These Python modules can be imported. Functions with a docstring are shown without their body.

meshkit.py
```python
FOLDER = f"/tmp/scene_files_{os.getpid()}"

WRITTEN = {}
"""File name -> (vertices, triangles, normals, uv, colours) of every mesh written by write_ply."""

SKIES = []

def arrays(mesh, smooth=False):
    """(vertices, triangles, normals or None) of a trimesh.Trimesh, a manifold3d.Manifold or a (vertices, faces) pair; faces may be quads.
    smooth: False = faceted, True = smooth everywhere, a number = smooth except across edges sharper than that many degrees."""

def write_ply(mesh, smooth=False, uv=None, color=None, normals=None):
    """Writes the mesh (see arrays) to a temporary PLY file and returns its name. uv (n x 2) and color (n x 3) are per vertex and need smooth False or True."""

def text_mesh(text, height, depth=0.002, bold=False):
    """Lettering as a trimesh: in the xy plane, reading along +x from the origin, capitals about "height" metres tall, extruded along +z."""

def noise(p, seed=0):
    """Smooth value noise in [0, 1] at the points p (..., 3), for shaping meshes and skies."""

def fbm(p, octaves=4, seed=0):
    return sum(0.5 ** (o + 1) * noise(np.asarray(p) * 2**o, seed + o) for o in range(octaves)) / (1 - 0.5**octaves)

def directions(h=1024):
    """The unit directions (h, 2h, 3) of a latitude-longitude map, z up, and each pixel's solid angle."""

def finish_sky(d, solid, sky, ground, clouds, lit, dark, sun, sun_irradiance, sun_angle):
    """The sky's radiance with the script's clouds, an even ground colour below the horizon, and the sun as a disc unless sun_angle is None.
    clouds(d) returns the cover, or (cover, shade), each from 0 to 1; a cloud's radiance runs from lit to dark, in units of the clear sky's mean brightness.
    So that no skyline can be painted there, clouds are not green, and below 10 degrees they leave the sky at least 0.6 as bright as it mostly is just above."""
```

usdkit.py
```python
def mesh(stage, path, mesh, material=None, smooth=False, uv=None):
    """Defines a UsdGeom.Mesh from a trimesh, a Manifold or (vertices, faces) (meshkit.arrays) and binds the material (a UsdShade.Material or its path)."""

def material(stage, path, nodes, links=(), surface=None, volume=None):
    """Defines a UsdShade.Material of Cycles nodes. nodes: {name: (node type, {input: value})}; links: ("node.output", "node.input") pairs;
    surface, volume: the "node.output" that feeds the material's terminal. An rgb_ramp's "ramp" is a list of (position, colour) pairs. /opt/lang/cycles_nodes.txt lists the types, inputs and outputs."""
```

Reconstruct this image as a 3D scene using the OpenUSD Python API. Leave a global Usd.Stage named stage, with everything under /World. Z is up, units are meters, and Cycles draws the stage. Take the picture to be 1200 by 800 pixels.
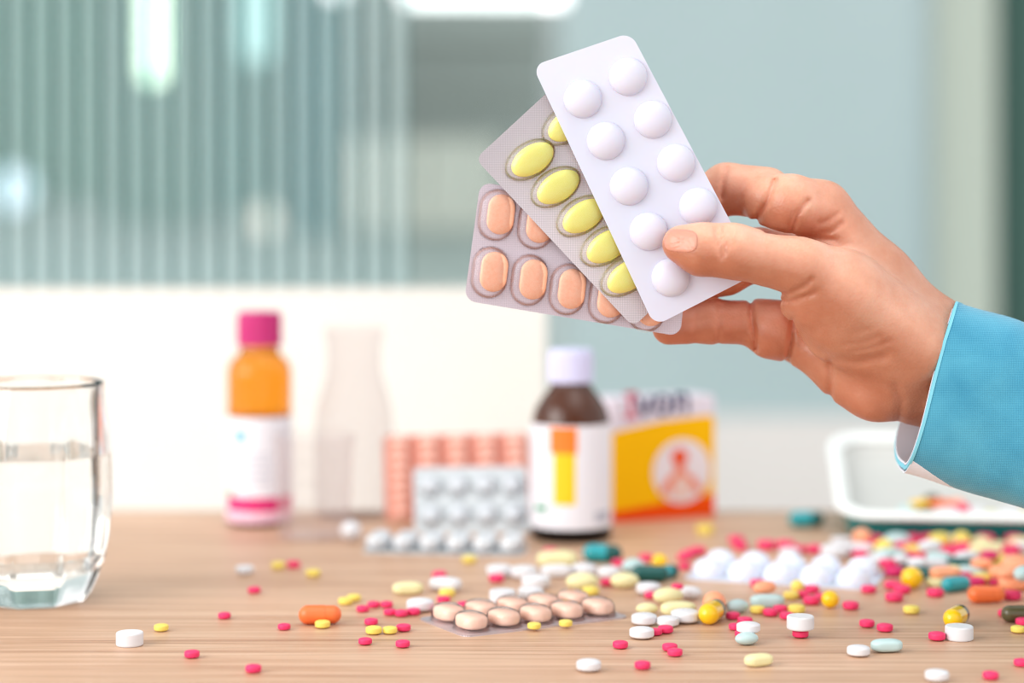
import math, random
import numpy as np, trimesh, usdkit, meshkit
from shapely.geometry import Polygon, Point, LineString, box as sbox
from shapely.ops import unary_union
from pxr import Usd, UsdGeom, UsdLux, UsdShade, Gf, Sdf

stage = Usd.Stage.CreateInMemory()
UsdGeom.SetStageUpAxis(stage, 'Z'); UsdGeom.SetStageMetersPerUnit(stage, 1.0)
UsdGeom.Xform.Define(stage, '/World'); UsdGeom.Scope.Define(stage, '/World/Looks')
R = random.Random(7)

# ---------------------------------------------------------------- camera, light, exposure
F, CAM_H, CX, HY = 2400.0, 0.150, 600.0, 240.0      # focal length in pixels of a 1200 px wide picture, lens height over the table, principal point
FOCUS = 0.700
cam = UsdGeom.Camera.Define(stage, '/World/camera')
cam.CreateHorizontalApertureAttr(36.0); cam.CreateVerticalApertureAttr(24.0)
cam.CreateFocalLengthAttr(72.0)
cam.CreateVerticalApertureOffsetAttr(-4.8)
cam.CreateFStopAttr(3.9); cam.CreateFocusDistanceAttr(FOCUS)
cam.CreateClippingRangeAttr((0.02, 100.0))
cam.CreateExposureAttr(0.0)
cam.AddTranslateOp().Set((0, 0, CAM_H)); cam.AddRotateXOp().Set(90)
dome = UsdLux.DomeLight.Define(stage, '/World/sky_light')
dome.CreateIntensityAttr(0.36); dome.CreateColorAttr((0.97, 0.99, 1.0))
win = UsdLux.RectLight.Define(stage, '/World/window_daylight')
win.CreateWidthAttr(1.5); win.CreateHeightAttr(1.3); win.CreateIntensityAttr(5.0); win.CreateColorAttr((1.0, 0.98, 0.95))
m_ = Gf.Matrix4d().SetLookAt(Gf.Vec3d(-1.45, -0.15, 0.75), Gf.Vec3d(0.1, 0.75, 0.05), Gf.Vec3d(0, 0, 1)).GetInverse()
win.AddTransformOp().Set(m_)

ceil = UsdLux.RectLight.Define(stage, '/World/added_overhead_fill')  # fill light added overhead to brighten the table; no such lamp known
ceil.CreateWidthAttr(1.2); ceil.CreateHeightAttr(0.9); ceil.CreateIntensityAttr(1.6); ceil.CreateColorAttr((1.0, 0.985, 0.96))
ceil.AddTransformOp().Set(Gf.Matrix4d().SetLookAt(Gf.Vec3d(0.35, 0.25, 1.7), Gf.Vec3d(0.1, 0.8, 0.0), Gf.Vec3d(0, 1, 0)).GetInverse())

# ---------------------------------------------------------------- helpers
used = {}
def numbered(parent, name):
    k = (parent, name); n = used.get(k, 0); used[k] = n + 1
    return f'{parent}/{name}' if n == 0 else f'{parent}/{name}_{n:03d}'
def tag(prim, label=None, cat=None, group=None, kind=None):
    for k, v in (('label', label), ('category', cat), ('group', group), ('kind', kind)):
        if v: prim.SetCustomDataByKey(k, v)
    return prim
def path_of(parent): return '/World' if parent is None else str(parent.GetPath())
def obj(name, mesh, mat, parent=None, smooth=35, label=None):
    p = usdkit.mesh(stage, numbered(path_of(parent), name), mesh, mat, smooth=smooth).GetPrim()
    if label: tag(p, label)
    return p
def thing(name, label, cat, loc=(0, 0, 0), rotz=0.0, group=None, mat4=None, kind=None):
    x = UsdGeom.Xform.Define(stage, numbered('/World', name))
    if mat4 is not None: x.AddTransformOp().Set(Gf.Matrix4d(np.asarray(mat4, float).T.tolist()))
    else:
        x.AddTranslateOp().Set(tuple(map(float, loc))); x.AddRotateZOp().Set(math.degrees(rotz))
    return tag(x.GetPrim(), label, cat, group, kind)
def struct(name, mesh, mat, parent=None, smooth=False):
    p = obj(name, mesh, mat, parent, smooth)
    if parent is None: tag(p, kind='structure')
    return p
def W(px, py, w=0.0, Y=None):
    """The point of the place that lies w millimetres behind the plane of sharp focus on the sight line through a photo position."""
    y = (FOCUS + w / 1000.0) if Y is None else Y
    return np.array([(px - CX) / F * y, y, CAM_H - (py - HY) / F * y])
def T(x=0, y=0, z=0): return trimesh.transformations.translation_matrix((x, y, z))
def Rz(a): return trimesh.transformations.rotation_matrix(a, (0, 0, 1))
def Rx(a): return trimesh.transformations.rotation_matrix(a, (1, 0, 0))
def Ry(a): return trimesh.transformations.rotation_matrix(a, (0, 1, 0))
def moved(m, M): m = m.copy(); m.apply_transform(M); return m
def join(*ms): return trimesh.util.concatenate(list(ms))
def frame(o, ex, ey, ez):
    M = np.eye(4); M[:3, 0], M[:3, 1], M[:3, 2], M[:3, 3] = ex, ey, ez, o; return M
def unit(a): return a / np.linalg.norm(a)
def bx(x0, x1, y0, y1, z0, z1, r=0.0):
    if r <= 0: return trimesh.creation.box(bounds=[(x0, y0, z0), (x1, y1, z1)])
    pts = []
    for sx in (x0 + r, x1 - r):
        for sy in (y0 + r, y1 - r):
            for sz in (z0 + r, z1 - r):
                s = trimesh.creation.icosphere(2, r); pts.append(s.vertices + (sx, sy, sz))
    return trimesh.convex.convex_hull(np.vstack(pts))
def lathe(prof, n=64, sx=1.0, sy=1.0):
    """Closed surface of revolution about z from (radius, height) pairs, bottom to top of the outside."""
    prof = np.asarray(prof, float); a = np.arange(n) * 2 * math.pi / n; k = len(prof)
    v = np.stack([np.outer(prof[:, 0], np.cos(a)) * sx, np.outer(prof[:, 0], np.sin(a)) * sy, np.repeat(prof[:, 1][:, None], n, 1)], -1).reshape(-1, 3)
    f = []
    for i in range(k - 1):
        for j in range(n):
            a0, b0, c0, d0 = i * n + j, i * n + (j + 1) % n, (i + 1) * n + (j + 1) % n, (i + 1) * n + j
            f += [(a0, b0, c0), (a0, c0, d0)]
    m = trimesh.Trimesh(v, f, process=False); m.merge_vertices(); m.update_faces(m.nondegenerate_faces()); m.remove_unreferenced_vertices()
    return m
def arc_shell(r, z0, z1, a0, a1, th=0.0002, n=24):
    """A printed patch wrapped on a cylinder."""
    a = np.linspace(a0, a1, n); c = np.stack([np.cos(a), np.sin(a)], 1); v = []
    for rr in (r, r + th):
        for z in (z0, z1): v.append(np.column_stack([c * rr, np.full(n, z)]))
    v = np.vstack(v); f = []
    q = lambda a_, b_, c_, d_: f.extend([(a_, b_, c_), (a_, c_, d_)])
    for i in range(n - 1):
        j = i + 1
        q(2 * n + i, 2 * n + j, 3 * n + j, 3 * n + i); q(j, i, n + i, n + j)
        q(i, j, 2 * n + j, 2 * n + i); q(n + j, n + i, 3 * n + i, 3 * n + j)
    q(0, 2 * n, 3 * n, n); e = n - 1; q(2 * n + e, e, n + e, 3 * n + e)
    return trimesh.Trimesh(v, f, process=False)
def outline(a, b, kind, n=48):
    t = np.arange(n) * 2 * math.pi / n
    if kind == 'stadium':                                  # a half length, b half width
        p = LineString([(-(a - b), 0), ((a - b), 0)]).buffer(b, 16)
        L = p.exterior; return np.array([L.interpolate(i / n, True).coords[0] for i in range(n)])
    return np.stack([a * np.cos(t), b * np.sin(t)], 1)
def dome_surface(a, b, h, kind='ellipse', p=2.4, n=48, rings=9, flange=0.0):
    """A raised pocket, open below: outline a x b, height h, shoulder sharpness p."""
    o = outline(a, b, kind, n); o = o[::-1] if Polygon(o).exterior.is_ccw is False else o
    th = np.linspace(0, math.pi / 2, rings)
    rr = np.cos(th) ** (2 / p); zz = np.sin(th) ** (2 / p) * h; rr[-1], zz[-1] = 0, h
    rows = [np.column_stack([o * (1 + flange), np.zeros(n)])] if flange else []
    rows += [np.column_stack([o * r, np.full(n, z)]) for r, z in zip(rr[:-1], zz[:-1])]
    v = np.vstack(rows + [[[0, 0, h]]]); f = []
    k = len(rows)
    for i in range(k - 1):
        for j in range(n):
            j2 = (j + 1) % n; f += [(i * n + j, i * n + j2, (i + 1) * n + j2), (i * n + j, (i + 1) * n + j2, (i + 1) * n + j)]
    for j in range(n): f.append(((k - 1) * n + j, (k - 1) * n + (j + 1) % n, k * n))
    return trimesh.Trimesh(v, f, process=False)
def lens_solid(a, b, h, kind='ellipse', p=2.2, wall=0.0, n=40, rings=7):
    """A pressed tablet: two domes on a belt; height h in all, base at z = 0."""
    hd = (h - wall) / 2
    t = dome_surface(a, b, hd, kind, p, n, rings); t.apply_translation((0, 0, hd + wall))
    u = dome_surface(a, b, hd, kind, p, n, rings); u.vertices[:, 2] = hd - u.vertices[:, 2]; u.invert()
    v, f = np.vstack([t.vertices, u.vertices]), np.vstack([t.faces, u.faces + len(t.vertices)])
    o = len(t.vertices); s = []
    if wall > 0:
        for j in range(n):
            j2 = (j + 1) % n; s += [(o + j, o + j2, j2), (o + j, j2, j)]
        f = np.vstack([f, s])
    m = trimesh.Trimesh(v, f, process=False); m.merge_vertices(digits_vertex=8); return m
def round_rect(w, h, r, n=8): return sbox(r, r, w - r, h - r).buffer(r, n)
def extrude(poly, t): return join(*[trimesh.creation.extrude_polygon(g, t, engine='earcut') for g in getattr(poly, 'geoms', [poly])])

# ---------------------------------------------------------------- materials
def lin(r, g, b):
    c = np.array([r, g, b]) / 255.0
    return tuple(np.where(c <= 0.04045, c / 12.92, ((c + 0.055) / 1.055) ** 2.4))
mats = {}
def plain(name, rgb, rough=0.5, **kw):
    if name not in mats:
        mats[name] = usdkit.material(stage, f'/World/Looks/{name}', {'p': ('principled_bsdf', {'base_color': lin(*rgb), 'roughness': rough, **kw})}, surface='p.BSDF')
    return mats[name]
def speckled(name, rgb_a, rgb_b, scale, rough=0.5, bump=0.0, vec=(1, 1, 1), **kw):
    """Two close tones mixed by noise, with fine relief."""
    n = {'t': ('texture_coordinate', {}), 'm': ('mapping', {'scale': vec}), 'n': ('noise_texture', {'scale': scale, 'detail': 4.0}),
         'r': ('rgb_ramp', {'ramp': [(0.3, lin(*rgb_a)), (0.7, lin(*rgb_b))]}), 'p': ('principled_bsdf', {'roughness': rough, **kw})}
    l = [('t.object', 'm.vector'), ('m.vector', 'n.vector'), ('n.fac', 'r.fac'), ('r.color', 'p.base_color')]
    if bump:
        n['b'] = ('bump', {'strength': bump, 'distance': 0.0002}); l += [('n.fac', 'b.height'), ('b.normal', 'p.normal')]
    mats[name] = usdkit.material(stage, f'/World/Looks/{name}', n, l, surface='p.BSDF'); return mats[name]
def clear(name, tint=(1, 1, 1), rough=0.03, ior=1.45, base=0.04):
    mats[name] = usdkit.material(stage, f'/World/Looks/{name}', {
        't': ('transparent_bsdf', {'color': tint}), 'g': ('glossy_bsdf', {'color': (1, 1, 1), 'roughness': rough}),
        'f': ('fresnel', {'IOR': ior}), 'm': ('mix_closure', {})},
        [('f.fac', 'm.fac'), ('t.BSDF', 'm.closure1'), ('g.BSDF', 'm.closure2')], surface='m.closure'); return mats[name]

skin = usdkit.material(stage, '/World/Looks/skin', {
    'g': ('geometry', {}), 'n': ('noise_texture', {'scale': 55.0, 'detail': 5.0, 'roughness': 0.6}),
    'r': ('rgb_ramp', {'ramp': [(0.3, lin(220, 157, 128)), (0.5, lin(231, 174, 147)), (0.72, lin(240, 192, 168))]}),
    'at': ('attribute', {'attribute': 'tan_shade'}), 'rt': ('rgb_ramp', {'ramp': [(0.0, (1.0, 1.0, 1.0)), (1.0, (0.58, 0.45, 0.38))]}),
    'ab': ('attribute', {'attribute': 'blush'}), 'rb': ('rgb_ramp', {'ramp': [(0.0, (1.0, 1.0, 1.0)), (1.0, (0.98, 0.70, 0.63))]}),
    'm1': ('mix_color', {'blend_type': 'multiply', 'fac': 1.0}), 'm2': ('mix_color', {'blend_type': 'multiply', 'fac': 1.0}),
    'v': ('voronoi_texture', {'scale': 1100.0}), 'n2': ('noise_texture', {'scale': 420.0, 'detail': 4.0}),
    'a': ('mix_float', {'fac': 0.5}), 'b': ('bump', {'strength': 0.4, 'distance': 0.0004}),
    'p': ('principled_bsdf', {'roughness': 0.42, 'specular_ior_level': 0.5, 'subsurface_weight': 0.22, 'subsurface_scale': 0.0025, 'subsurface_radius': (1.0, 0.35, 0.18)})},
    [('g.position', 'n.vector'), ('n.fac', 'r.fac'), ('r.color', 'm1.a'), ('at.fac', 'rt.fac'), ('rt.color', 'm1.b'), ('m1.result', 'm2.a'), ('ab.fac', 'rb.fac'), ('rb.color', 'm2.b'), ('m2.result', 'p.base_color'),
     ('g.position', 'v.vector'), ('g.position', 'n2.vector'), ('v.distance', 'a.a'), ('n2.fac', 'a.b'), ('a.result', 'b.height'), ('b.normal', 'p.normal')], surface='p.BSDF')
nail_mat = plain('nail', (224, 146, 124), 0.36, subsurface_weight=0.2, subsurface_scale=0.002)
def weave(name, a, b, scale):
    mats[name] = usdkit.material(stage, f'/World/Looks/{name}', {
        't': ('texture_coordinate', {}), 'w1': ('wave_texture', {'scale': scale, 'bands_direction': 'x', 'distortion': 1.2, 'detail': 2.0, 'detail_scale': 1.5}),
        'w2': ('wave_texture', {'scale': scale, 'bands_direction': 'z', 'distortion': 1.2, 'detail': 2.0, 'detail_scale': 1.5}),
        'mx': ('mix_float', {'fac': 0.5}), 'n': ('noise_texture', {'scale': 70.0, 'detail': 5.0}), 'mm': ('mix_float', {'fac': 0.62}),
        'r': ('rgb_ramp', {'ramp': [(0.25, lin(*a)), (0.7, lin(*b))]}), 'bp': ('bump', {'strength': 0.25, 'distance': 0.0003}),
        'p': ('principled_bsdf', {'roughness': 0.85, 'sheen_weight': 0.25, 'specular_ior_level': 0.2})},
        [('t.object', 'w1.vector'), ('t.object', 'w2.vector'), ('t.object', 'n.vector'), ('w1.fac', 'mx.a'), ('w2.fac', 'mx.b'), ('mx.result', 'mm.a'), ('n.fac', 'mm.b'),
         ('mm.result', 'r.fac'), ('r.color', 'p.base_color'), ('mx.result', 'bp.height'), ('bp.normal', 'p.normal')], surface='p.BSDF')
    return mats[name]
blue_cloth = weave('turquoise_cloth', (54, 136, 170), (90, 174, 202), 520.0)
lining_cloth = plain('lining_cloth', (226, 232, 244), 0.85, sheen_weight=0.2)
wood = usdkit.material(stage, '/World/Looks/oak_laminate', {
    'g': ('geometry', {}), 'm1': ('mapping', {'scale': (2.2, 70.0, 70.0)}), 'n1': ('noise_texture', {'scale': 3.0, 'detail': 8.0, 'roughness': 0.62, 'distortion': 0.5}),
    'm2': ('mapping', {'scale': (6.0, 420.0, 200.0)}), 'n2': ('noise_texture', {'scale': 2.0, 'detail': 4.0, 'roughness': 0.6}),
    'm3': ('mapping', {'scale': (1.2, 16.0, 10.0)}), 'n3': ('noise_texture', {'scale': 1.0, 'detail': 2.0}),
    'r1': ('rgb_ramp', {'ramp': [(0.3, lin(180, 134, 104)), (0.48, lin(208, 167, 136)), (0.7, lin(226, 192, 163))]}),
    'r2': ('rgb_ramp', {'ramp': [(0.32, (0.72, 0.68, 0.65)), (0.5, (1, 1, 1))]}), 'r3': ('rgb_ramp', {'ramp': [(0.3, (0.86, 0.84, 0.82)), (0.7, (1.08, 1.08, 1.1))]}),
    'x1': ('mix_color', {'blend_type': 'multiply', 'fac': 0.8}), 'x2': ('mix_color', {'blend_type': 'multiply', 'fac': 0.9, 'use_clamp': False}),
    'b': ('bump', {'strength': 0.25, 'distance': 0.0003}), 'p': ('principled_bsdf', {'roughness': 0.42, 'specular_ior_level': 0.45})},
    [('g.position', 'm1.vector'), ('m1.vector', 'n1.vector'), ('g.position', 'm2.vector'), ('m2.vector', 'n2.vector'), ('g.position', 'm3.vector'), ('m3.vector', 'n3.vector'),
     ('n1.fac', 'r1.fac'), ('n2.fac', 'r2.fac'), ('n3.fac', 'r3.fac'), ('r1.color', 'x1.a'), ('r2.color', 'x1.b'), ('x1.result', 'x2.a'), ('r3.color', 'x2.b'),
     ('x2.result', 'p.base_color'), ('n2.fac', 'b.height'), ('b.normal', 'p.normal')], surface='p.BSDF')
def foil(name, a, rough, pitch):
    f_ = 1.0 / pitch
    mats[name] = usdkit.material(stage, f'/World/Looks/{name}', {
        't': ('texture_coordinate', {}), 'v': ('voronoi_texture', {'scale': f_, 'randomness': 0.0}), 'n': ('noise_texture', {'scale': 60.0, 'detail': 2.0}),
        'r': ('rgb_ramp', {'ramp': [(0.2, tuple(x * 1.12 for x in lin(*a))), (0.75, tuple(x * 0.62 for x in lin(*a)))]}),
        'b': ('bump', {'strength': 0.55, 'distance': 0.0002, 'invert': True}), 'p': ('principled_bsdf', {'metallic': 0.75, 'roughness': rough})},
        [('t.object', 'v.vector'), ('v.distance', 'r.fac'), ('r.color', 'p.base_color'), ('v.distance', 'b.height'), ('b.normal', 'p.normal')], surface='p.BSDF')
    return mats[name]
foil_silver = foil('silver_foil', (214, 204, 210), 0.42, 0.00062)
foil_lilac = foil('lilac_foil', (222, 208, 218), 0.38, 0.00055)
white_pvc = plain('white_pvc', (212, 210, 226), 0.33, subsurface_weight=0.15, subsurface_scale=0.002)
pocket_clear = usdkit.material(stage, '/World/Looks/clear_pocket', {
    't': ('transparent_bsdf', {'color': (0.995, 0.995, 1.0)}), 'd': ('diffuse_bsdf', {'color': (0.85, 0.84, 0.87)}), 'm0': ('mix_closure', {'fac': 0.03}),
    'g': ('glossy_bsdf', {'color': (1, 1, 1), 'roughness': 0.14}), 'f': ('fresnel', {'IOR': 1.27}), 'm': ('mix_closure', {})},
    [('t.BSDF', 'm0.closure1'), ('d.BSDF', 'm0.closure2'), ('f.fac', 'm.fac'), ('m0.closure', 'm.closure1'), ('g.BSDF', 'm.closure2')], surface='m.closure')
peach_pill = speckled('peach_pill', (255, 188, 152), (255, 200, 170), 900.0, 0.5)
yellow_gel = plain('yellow_gel', (254, 238, 128), 0.25, subsurface_weight=0.25, subsurface_scale=0.002, coat_weight=0.3)
glass = usdkit.material(stage, '/World/Looks/tumbler_glass', {'p': ('principled_bsdf', {'base_color': (0.975, 0.985, 0.982), 'roughness': 0.0, 'ior': 1.5, 'transmission_weight': 1.0})}, surface='p.BSDF')
water_mat = usdkit.material(stage, '/World/Looks/water', {'p': ('principled_bsdf', {'base_color': (1, 1, 1), 'roughness': 0.0, 'ior': 1.33, 'transmission_weight': 1.0})}, surface='p.BSDF')
thin_clear = clear('thin_clear_plastic', (0.93, 0.925, 0.925), 0.05, 1.5)
amber = usdkit.material(stage, '/World/Looks/amber_glass', {'p': ('principled_bsdf', {'base_color': lin(250, 160, 28), 'roughness': 0.04, 'ior': 1.4, 'transmission_weight': 0.8})}, surface='p.BSDF')
brown = usdkit.material(stage, '/World/Looks/brown_glass', {'p': ('principled_bsdf', {'base_color': lin(88, 42, 14), 'roughness': 0.05, 'ior': 1.5, 'transmission_weight': 0.3})}, surface='p.BSDF')
dark_base = plain('dark_bottle_foot', (20, 13, 10), 0.35, specular_ior_level=0.2)
paper = plain('label_paper', (236, 236, 244), 0.5)
white_wall = speckled('white_wall_paint', (234, 231, 224), (238, 235, 228), 6.0, 0.7)
grey_wall = speckled('grey_blue_wall_paint', (170, 190, 192), (176, 195, 197), 3.0, 0.7)

# ---------------------------------------------------------------- the room
FLOOR = -0.74
struct('floor', bx(-3.2, 3.2, -1.5, 5.6, FLOOR - 0.05, FLOOR), speckled('pale_floor', (205, 202, 196), (214, 211, 206), 3.0, 0.5))
# white low wall that carries the reeded glass partition
Y1 = 1.14; s1 = Y1 / F
ztop = CAM_H - (340 - HY) * s1
xr = (640 - CX) * s1
struct('wall_back', bx(-1.5, xr, Y1, Y1 + 0.10, FLOOR, ztop), white_wall)
wnd = thing('window', 'reeded glass partition standing on the white low wall', 'window'); 
wnd.ClearCustomData(); tag(wnd, kind='structure')
reed_mat = usdkit.material(stage, '/World/Looks/reeded_glass', {
    'l': ('layer_weight', {'blend': 0.5}), 'r': ('rgb_ramp', {'ramp': [(0.0, (1.0, 1.0, 1.0)), (0.16, (0.95, 0.98, 0.98)), (0.34, (0.34, 0.52, 0.52)), (0.5, (0.07, 0.19, 0.19)), (1.0, (0.03, 0.10, 0.10))]}),
    'r2': ('rgb_ramp', {'ramp': [(0.0, (0.30, 0.30, 0.30)), (0.16, (0.24, 0.24, 0.24)), (0.34, (0.03, 0.03, 0.03)), (1.0, (0.0, 0.0, 0.0))]}),
    't': ('transparent_bsdf', {}), 'd': ('diffuse_bsdf', {'color': lin(190, 214, 214)}), 'm0': ('mix_closure', {}),
    'g': ('glossy_bsdf', {'color': (0.9, 0.95, 0.95), 'roughness': 0.15}), 'f': ('fresnel', {'IOR': 1.3}), 'm': ('mix_closure', {})},
    [('l.facing', 'r.fac'), ('r.color', 't.color'), ('l.facing', 'r2.fac'), ('r2.color', 'm0.fac'), ('t.BSDF', 'm0.closure1'), ('d.BSDF', 'm0.closure2'),
     ('f.fac', 'm.fac'), ('m0.closure', 'm.closure1'), ('g.BSDF', 'm.closure2')], surface='m.closure')
pane_mat = clear('clear_pane', (0.88, 0.92, 0.91), 0.02, 1.4)
def reed(x, wd):
    a = np.linspace(0, math.pi, 13); pts = np.column_stack([x + wd / 2 * np.cos(a), -wd * 0.42 * np.sin(a)])
    m = extrude(Polygon(pts), 0.9); m.apply_translation((0, Y1 + 0.045, ztop)); return m
pitch = 29.0 * s1
k = 0; x = (-60 - CX) * s1
while x < (470 - CX) * s1:
    obj('reed', reed(x, pitch * 0.98), reed_mat, wnd, smooth=40); x += pitch
obj('pane', bx(x - pitch / 2, xr - 0.004, Y1 + 0.04, Y1 + 0.046, ztop, ztop + 0.9), pane_mat, wnd)
obj('window_frame', bx(-1.5, xr, Y1 + 0.03, Y1 + 0.07, ztop + 0.9, ztop + 0.95), white_wall, wnd)
# grey-blue wall on the right with a white dado
Y2 = 2.6; s2 = Y2 / F
gx0, gx1 = (668 - CX) * s2, (1086 - CX) * s2
zd = CAM_H - (487 - HY) * s2
struct('wall_right', join(bx(gx0, gx1 - 0.03, Y2, Y2 + 0.25, zd, 2.2), ), grey_wall)
a_ = np.linspace(0, math.pi / 2, 9)
struct('trim', moved(extrude(Polygon(list(zip(gx1 - 0.03 + 0.045 * np.sin(a_), 0.045 - 0.045 * np.cos(a_))) + [(gx1 + 0.015, 0.25), (gx1 - 0.03, 0.25)]), 2.2 - zd), T(0, Y2, zd)), grey_wall, smooth=40)
struct('wall_dado', bx(xr + 0.02, 1.6, Y2 - 0.03, Y2 + 0.25, FLOOR, zd), speckled('dado_paint', (224, 219, 216), (230, 225, 222), 6.0, 0.7))
# pale door frame and dark green door beyond the column
struct('door_frame', join(bx(gx1 + 0.015, gx1 + 0.10, Y2 + 0.05, Y2 + 0.15, zd, 2.2), ), plain('pale_frame', (186, 196, 184), 0.5))
dr = thing('door', 'x', 'door'); dr.ClearCustomData(); tag(dr, kind='structure')
obj('door_leaf', bx(gx1 + 0.10, gx1 + 0.9, Y2 + 0.12, Y2 + 0.16, FLOOR, 2.2), plain('green_door', (52, 92, 82), 0.4), dr)
obj('door_panel', bx(gx1 + 0.13, gx1 + 0.87, Y2 + 0.112, Y2 + 0.122, -0.2, 0.9), plain('green_door', (52, 92, 82), 0.4), dr)
# the room beyond the reeded glass
Y3 = 4.3; s3 = Y3 / F
struct('wall_far', bx(-3.2, 1.4, Y3, Y3 + 0.1, FLOOR, 2.4), speckled('far_wall_paint', (206, 220, 220), (212, 226, 226), 1.5, 0.7))
def X3(px, Y): return (px - CX) / F * Y
def Z3(py, Y): return CAM_H - (py - HY) / F * Y
def curtain(p0, p1, row, rgb, label, folds, Y=4.1):
    x0, x1 = X3(p0, Y), X3(p1, Y); n = folds * 8; t = np.linspace(0, 1, n + 1)
    yy = Y + 0.025 * np.sin(t * folds * 2 * math.pi); pts = list(zip(x0 + (x1 - x0) * t, yy)) + list(zip((x0 + (x1 - x0) * t)[::-1], yy[::-1] + 0.012))
    m = extrude(Polygon(pts), 1.4); m.apply_translation((0, 0, Z3(row, Y)))
    p = obj('curtain', m, speckled('curtain_%d_%d' % (p0 + 999, row), rgb, tuple(int(c * 1.12) for c in rgb), 12.0, 0.8), None, 40)
    tag(p, label, 'curtain', 'teal curtains beyond the reeded glass')
curtain(-120, 118, 235, (62, 128, 112), 'dark green curtain at far left beyond the reeded glass', 4)
curtain(124, 232, 262, (104, 152, 144), 'grey green curtain behind the glowing lamp tube', 3)
curtain(238, 330, 250, (92, 152, 150), 'mid teal curtain beside the pale hanging lamp', 3)
curtain(336, 402, 275, (62, 138, 148), 'deep blue teal curtain right of the pale hanging lamp', 2)
cb = thing('cabinet', 'beige wall cabinet blurred beyond the glass left of the held packs', 'cabinet')
obj('body', bx(X3(412, 4.2), X3(590, 4.2), 4.02, 4.29, Z3(268, 4.2), Z3(165, 4.2), 0.01), plain('beige_cabinet', (222, 222, 212), 0.6), cb)
obj('door', bx(X3(416, 4.2), X3(499, 4.2), 4.0, 4.022, Z3(264, 4.2), Z3(169, 4.2)), plain('beige_cabinet', (222, 222, 212), 0.6), cb)
obj('door', bx(X3(503, 4.2), X3(586, 4.2), 4.0, 4.022, Z3(264, 4.2), Z3(169, 4.2)), plain('beige_cabinet', (222, 222, 212), 0.6), cb)
sh = thing('shelf', 'dark brownish grey shelf unit above the beige cabinet', 'shelf')
for row in (40, 98, 150):
    obj('shelf_board', bx(X3(436, 4.2), X3(640, 4.2), 4.20, 4.29, Z3(row + 6, 4.2), Z3(row, 4.2)), plain('brown_grey', (180, 186, 182), 0.6), sh)
obj('back_panel', bx(X3(436, 4.2), X3(640, 4.2), 4.27, 4.295, Z3(156, 4.2), Z3(-30, 4.2)), plain('brown_grey', (180, 186, 182), 0.6), sh)
def emit(name, rgb, s):
    return usdkit.material(stage, f'/World/Looks/{name}', {'e': ('emission', {'color': lin(*rgb), 'strength': s})}, surface='e.emission')
def pendant(px, y0, y1, wpx, Y, mat, label):
    t = thing('pendant_lamp', label, 'lamp', (X3(px, Y), Y, Z3(y1, Y)), group='hanging lamps beyond the glass')
    r = wpx / F * Y / 2; hgt = (y1 - y0) / F * Y
    obj('lamp_tube', lathe([(0, 0), (r * 0.7, 0.002), (r, r * 0.6), (r, hgt), (0, hgt)], 24), mat, t)
    obj('cord', moved(trimesh.creation.cylinder(0.004, 0.6, sections=8), T(0, 0, hgt + 0.3)), plain('lamp_cord', (90, 110, 108), 0.6), t)
pendant(180, -60, 96, 26, 3.3, emit('warm_tube', (226, 255, 226), 5), 'brightest hanging tube lamp glowing pale green beyond reeded glass')
pendant(300, -60, 72, 36, 3.4, emit('pale_tube', (176, 222, 220), 2.2), 'pale teal hanging tube lamp right of the brightest tube')
pendant(392, -80, -6, 30, 3.4, emit('white_tube', (250, 250, 250), 4), 'white hanging lamp cut by the top edge left of the wide lamp')
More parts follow.
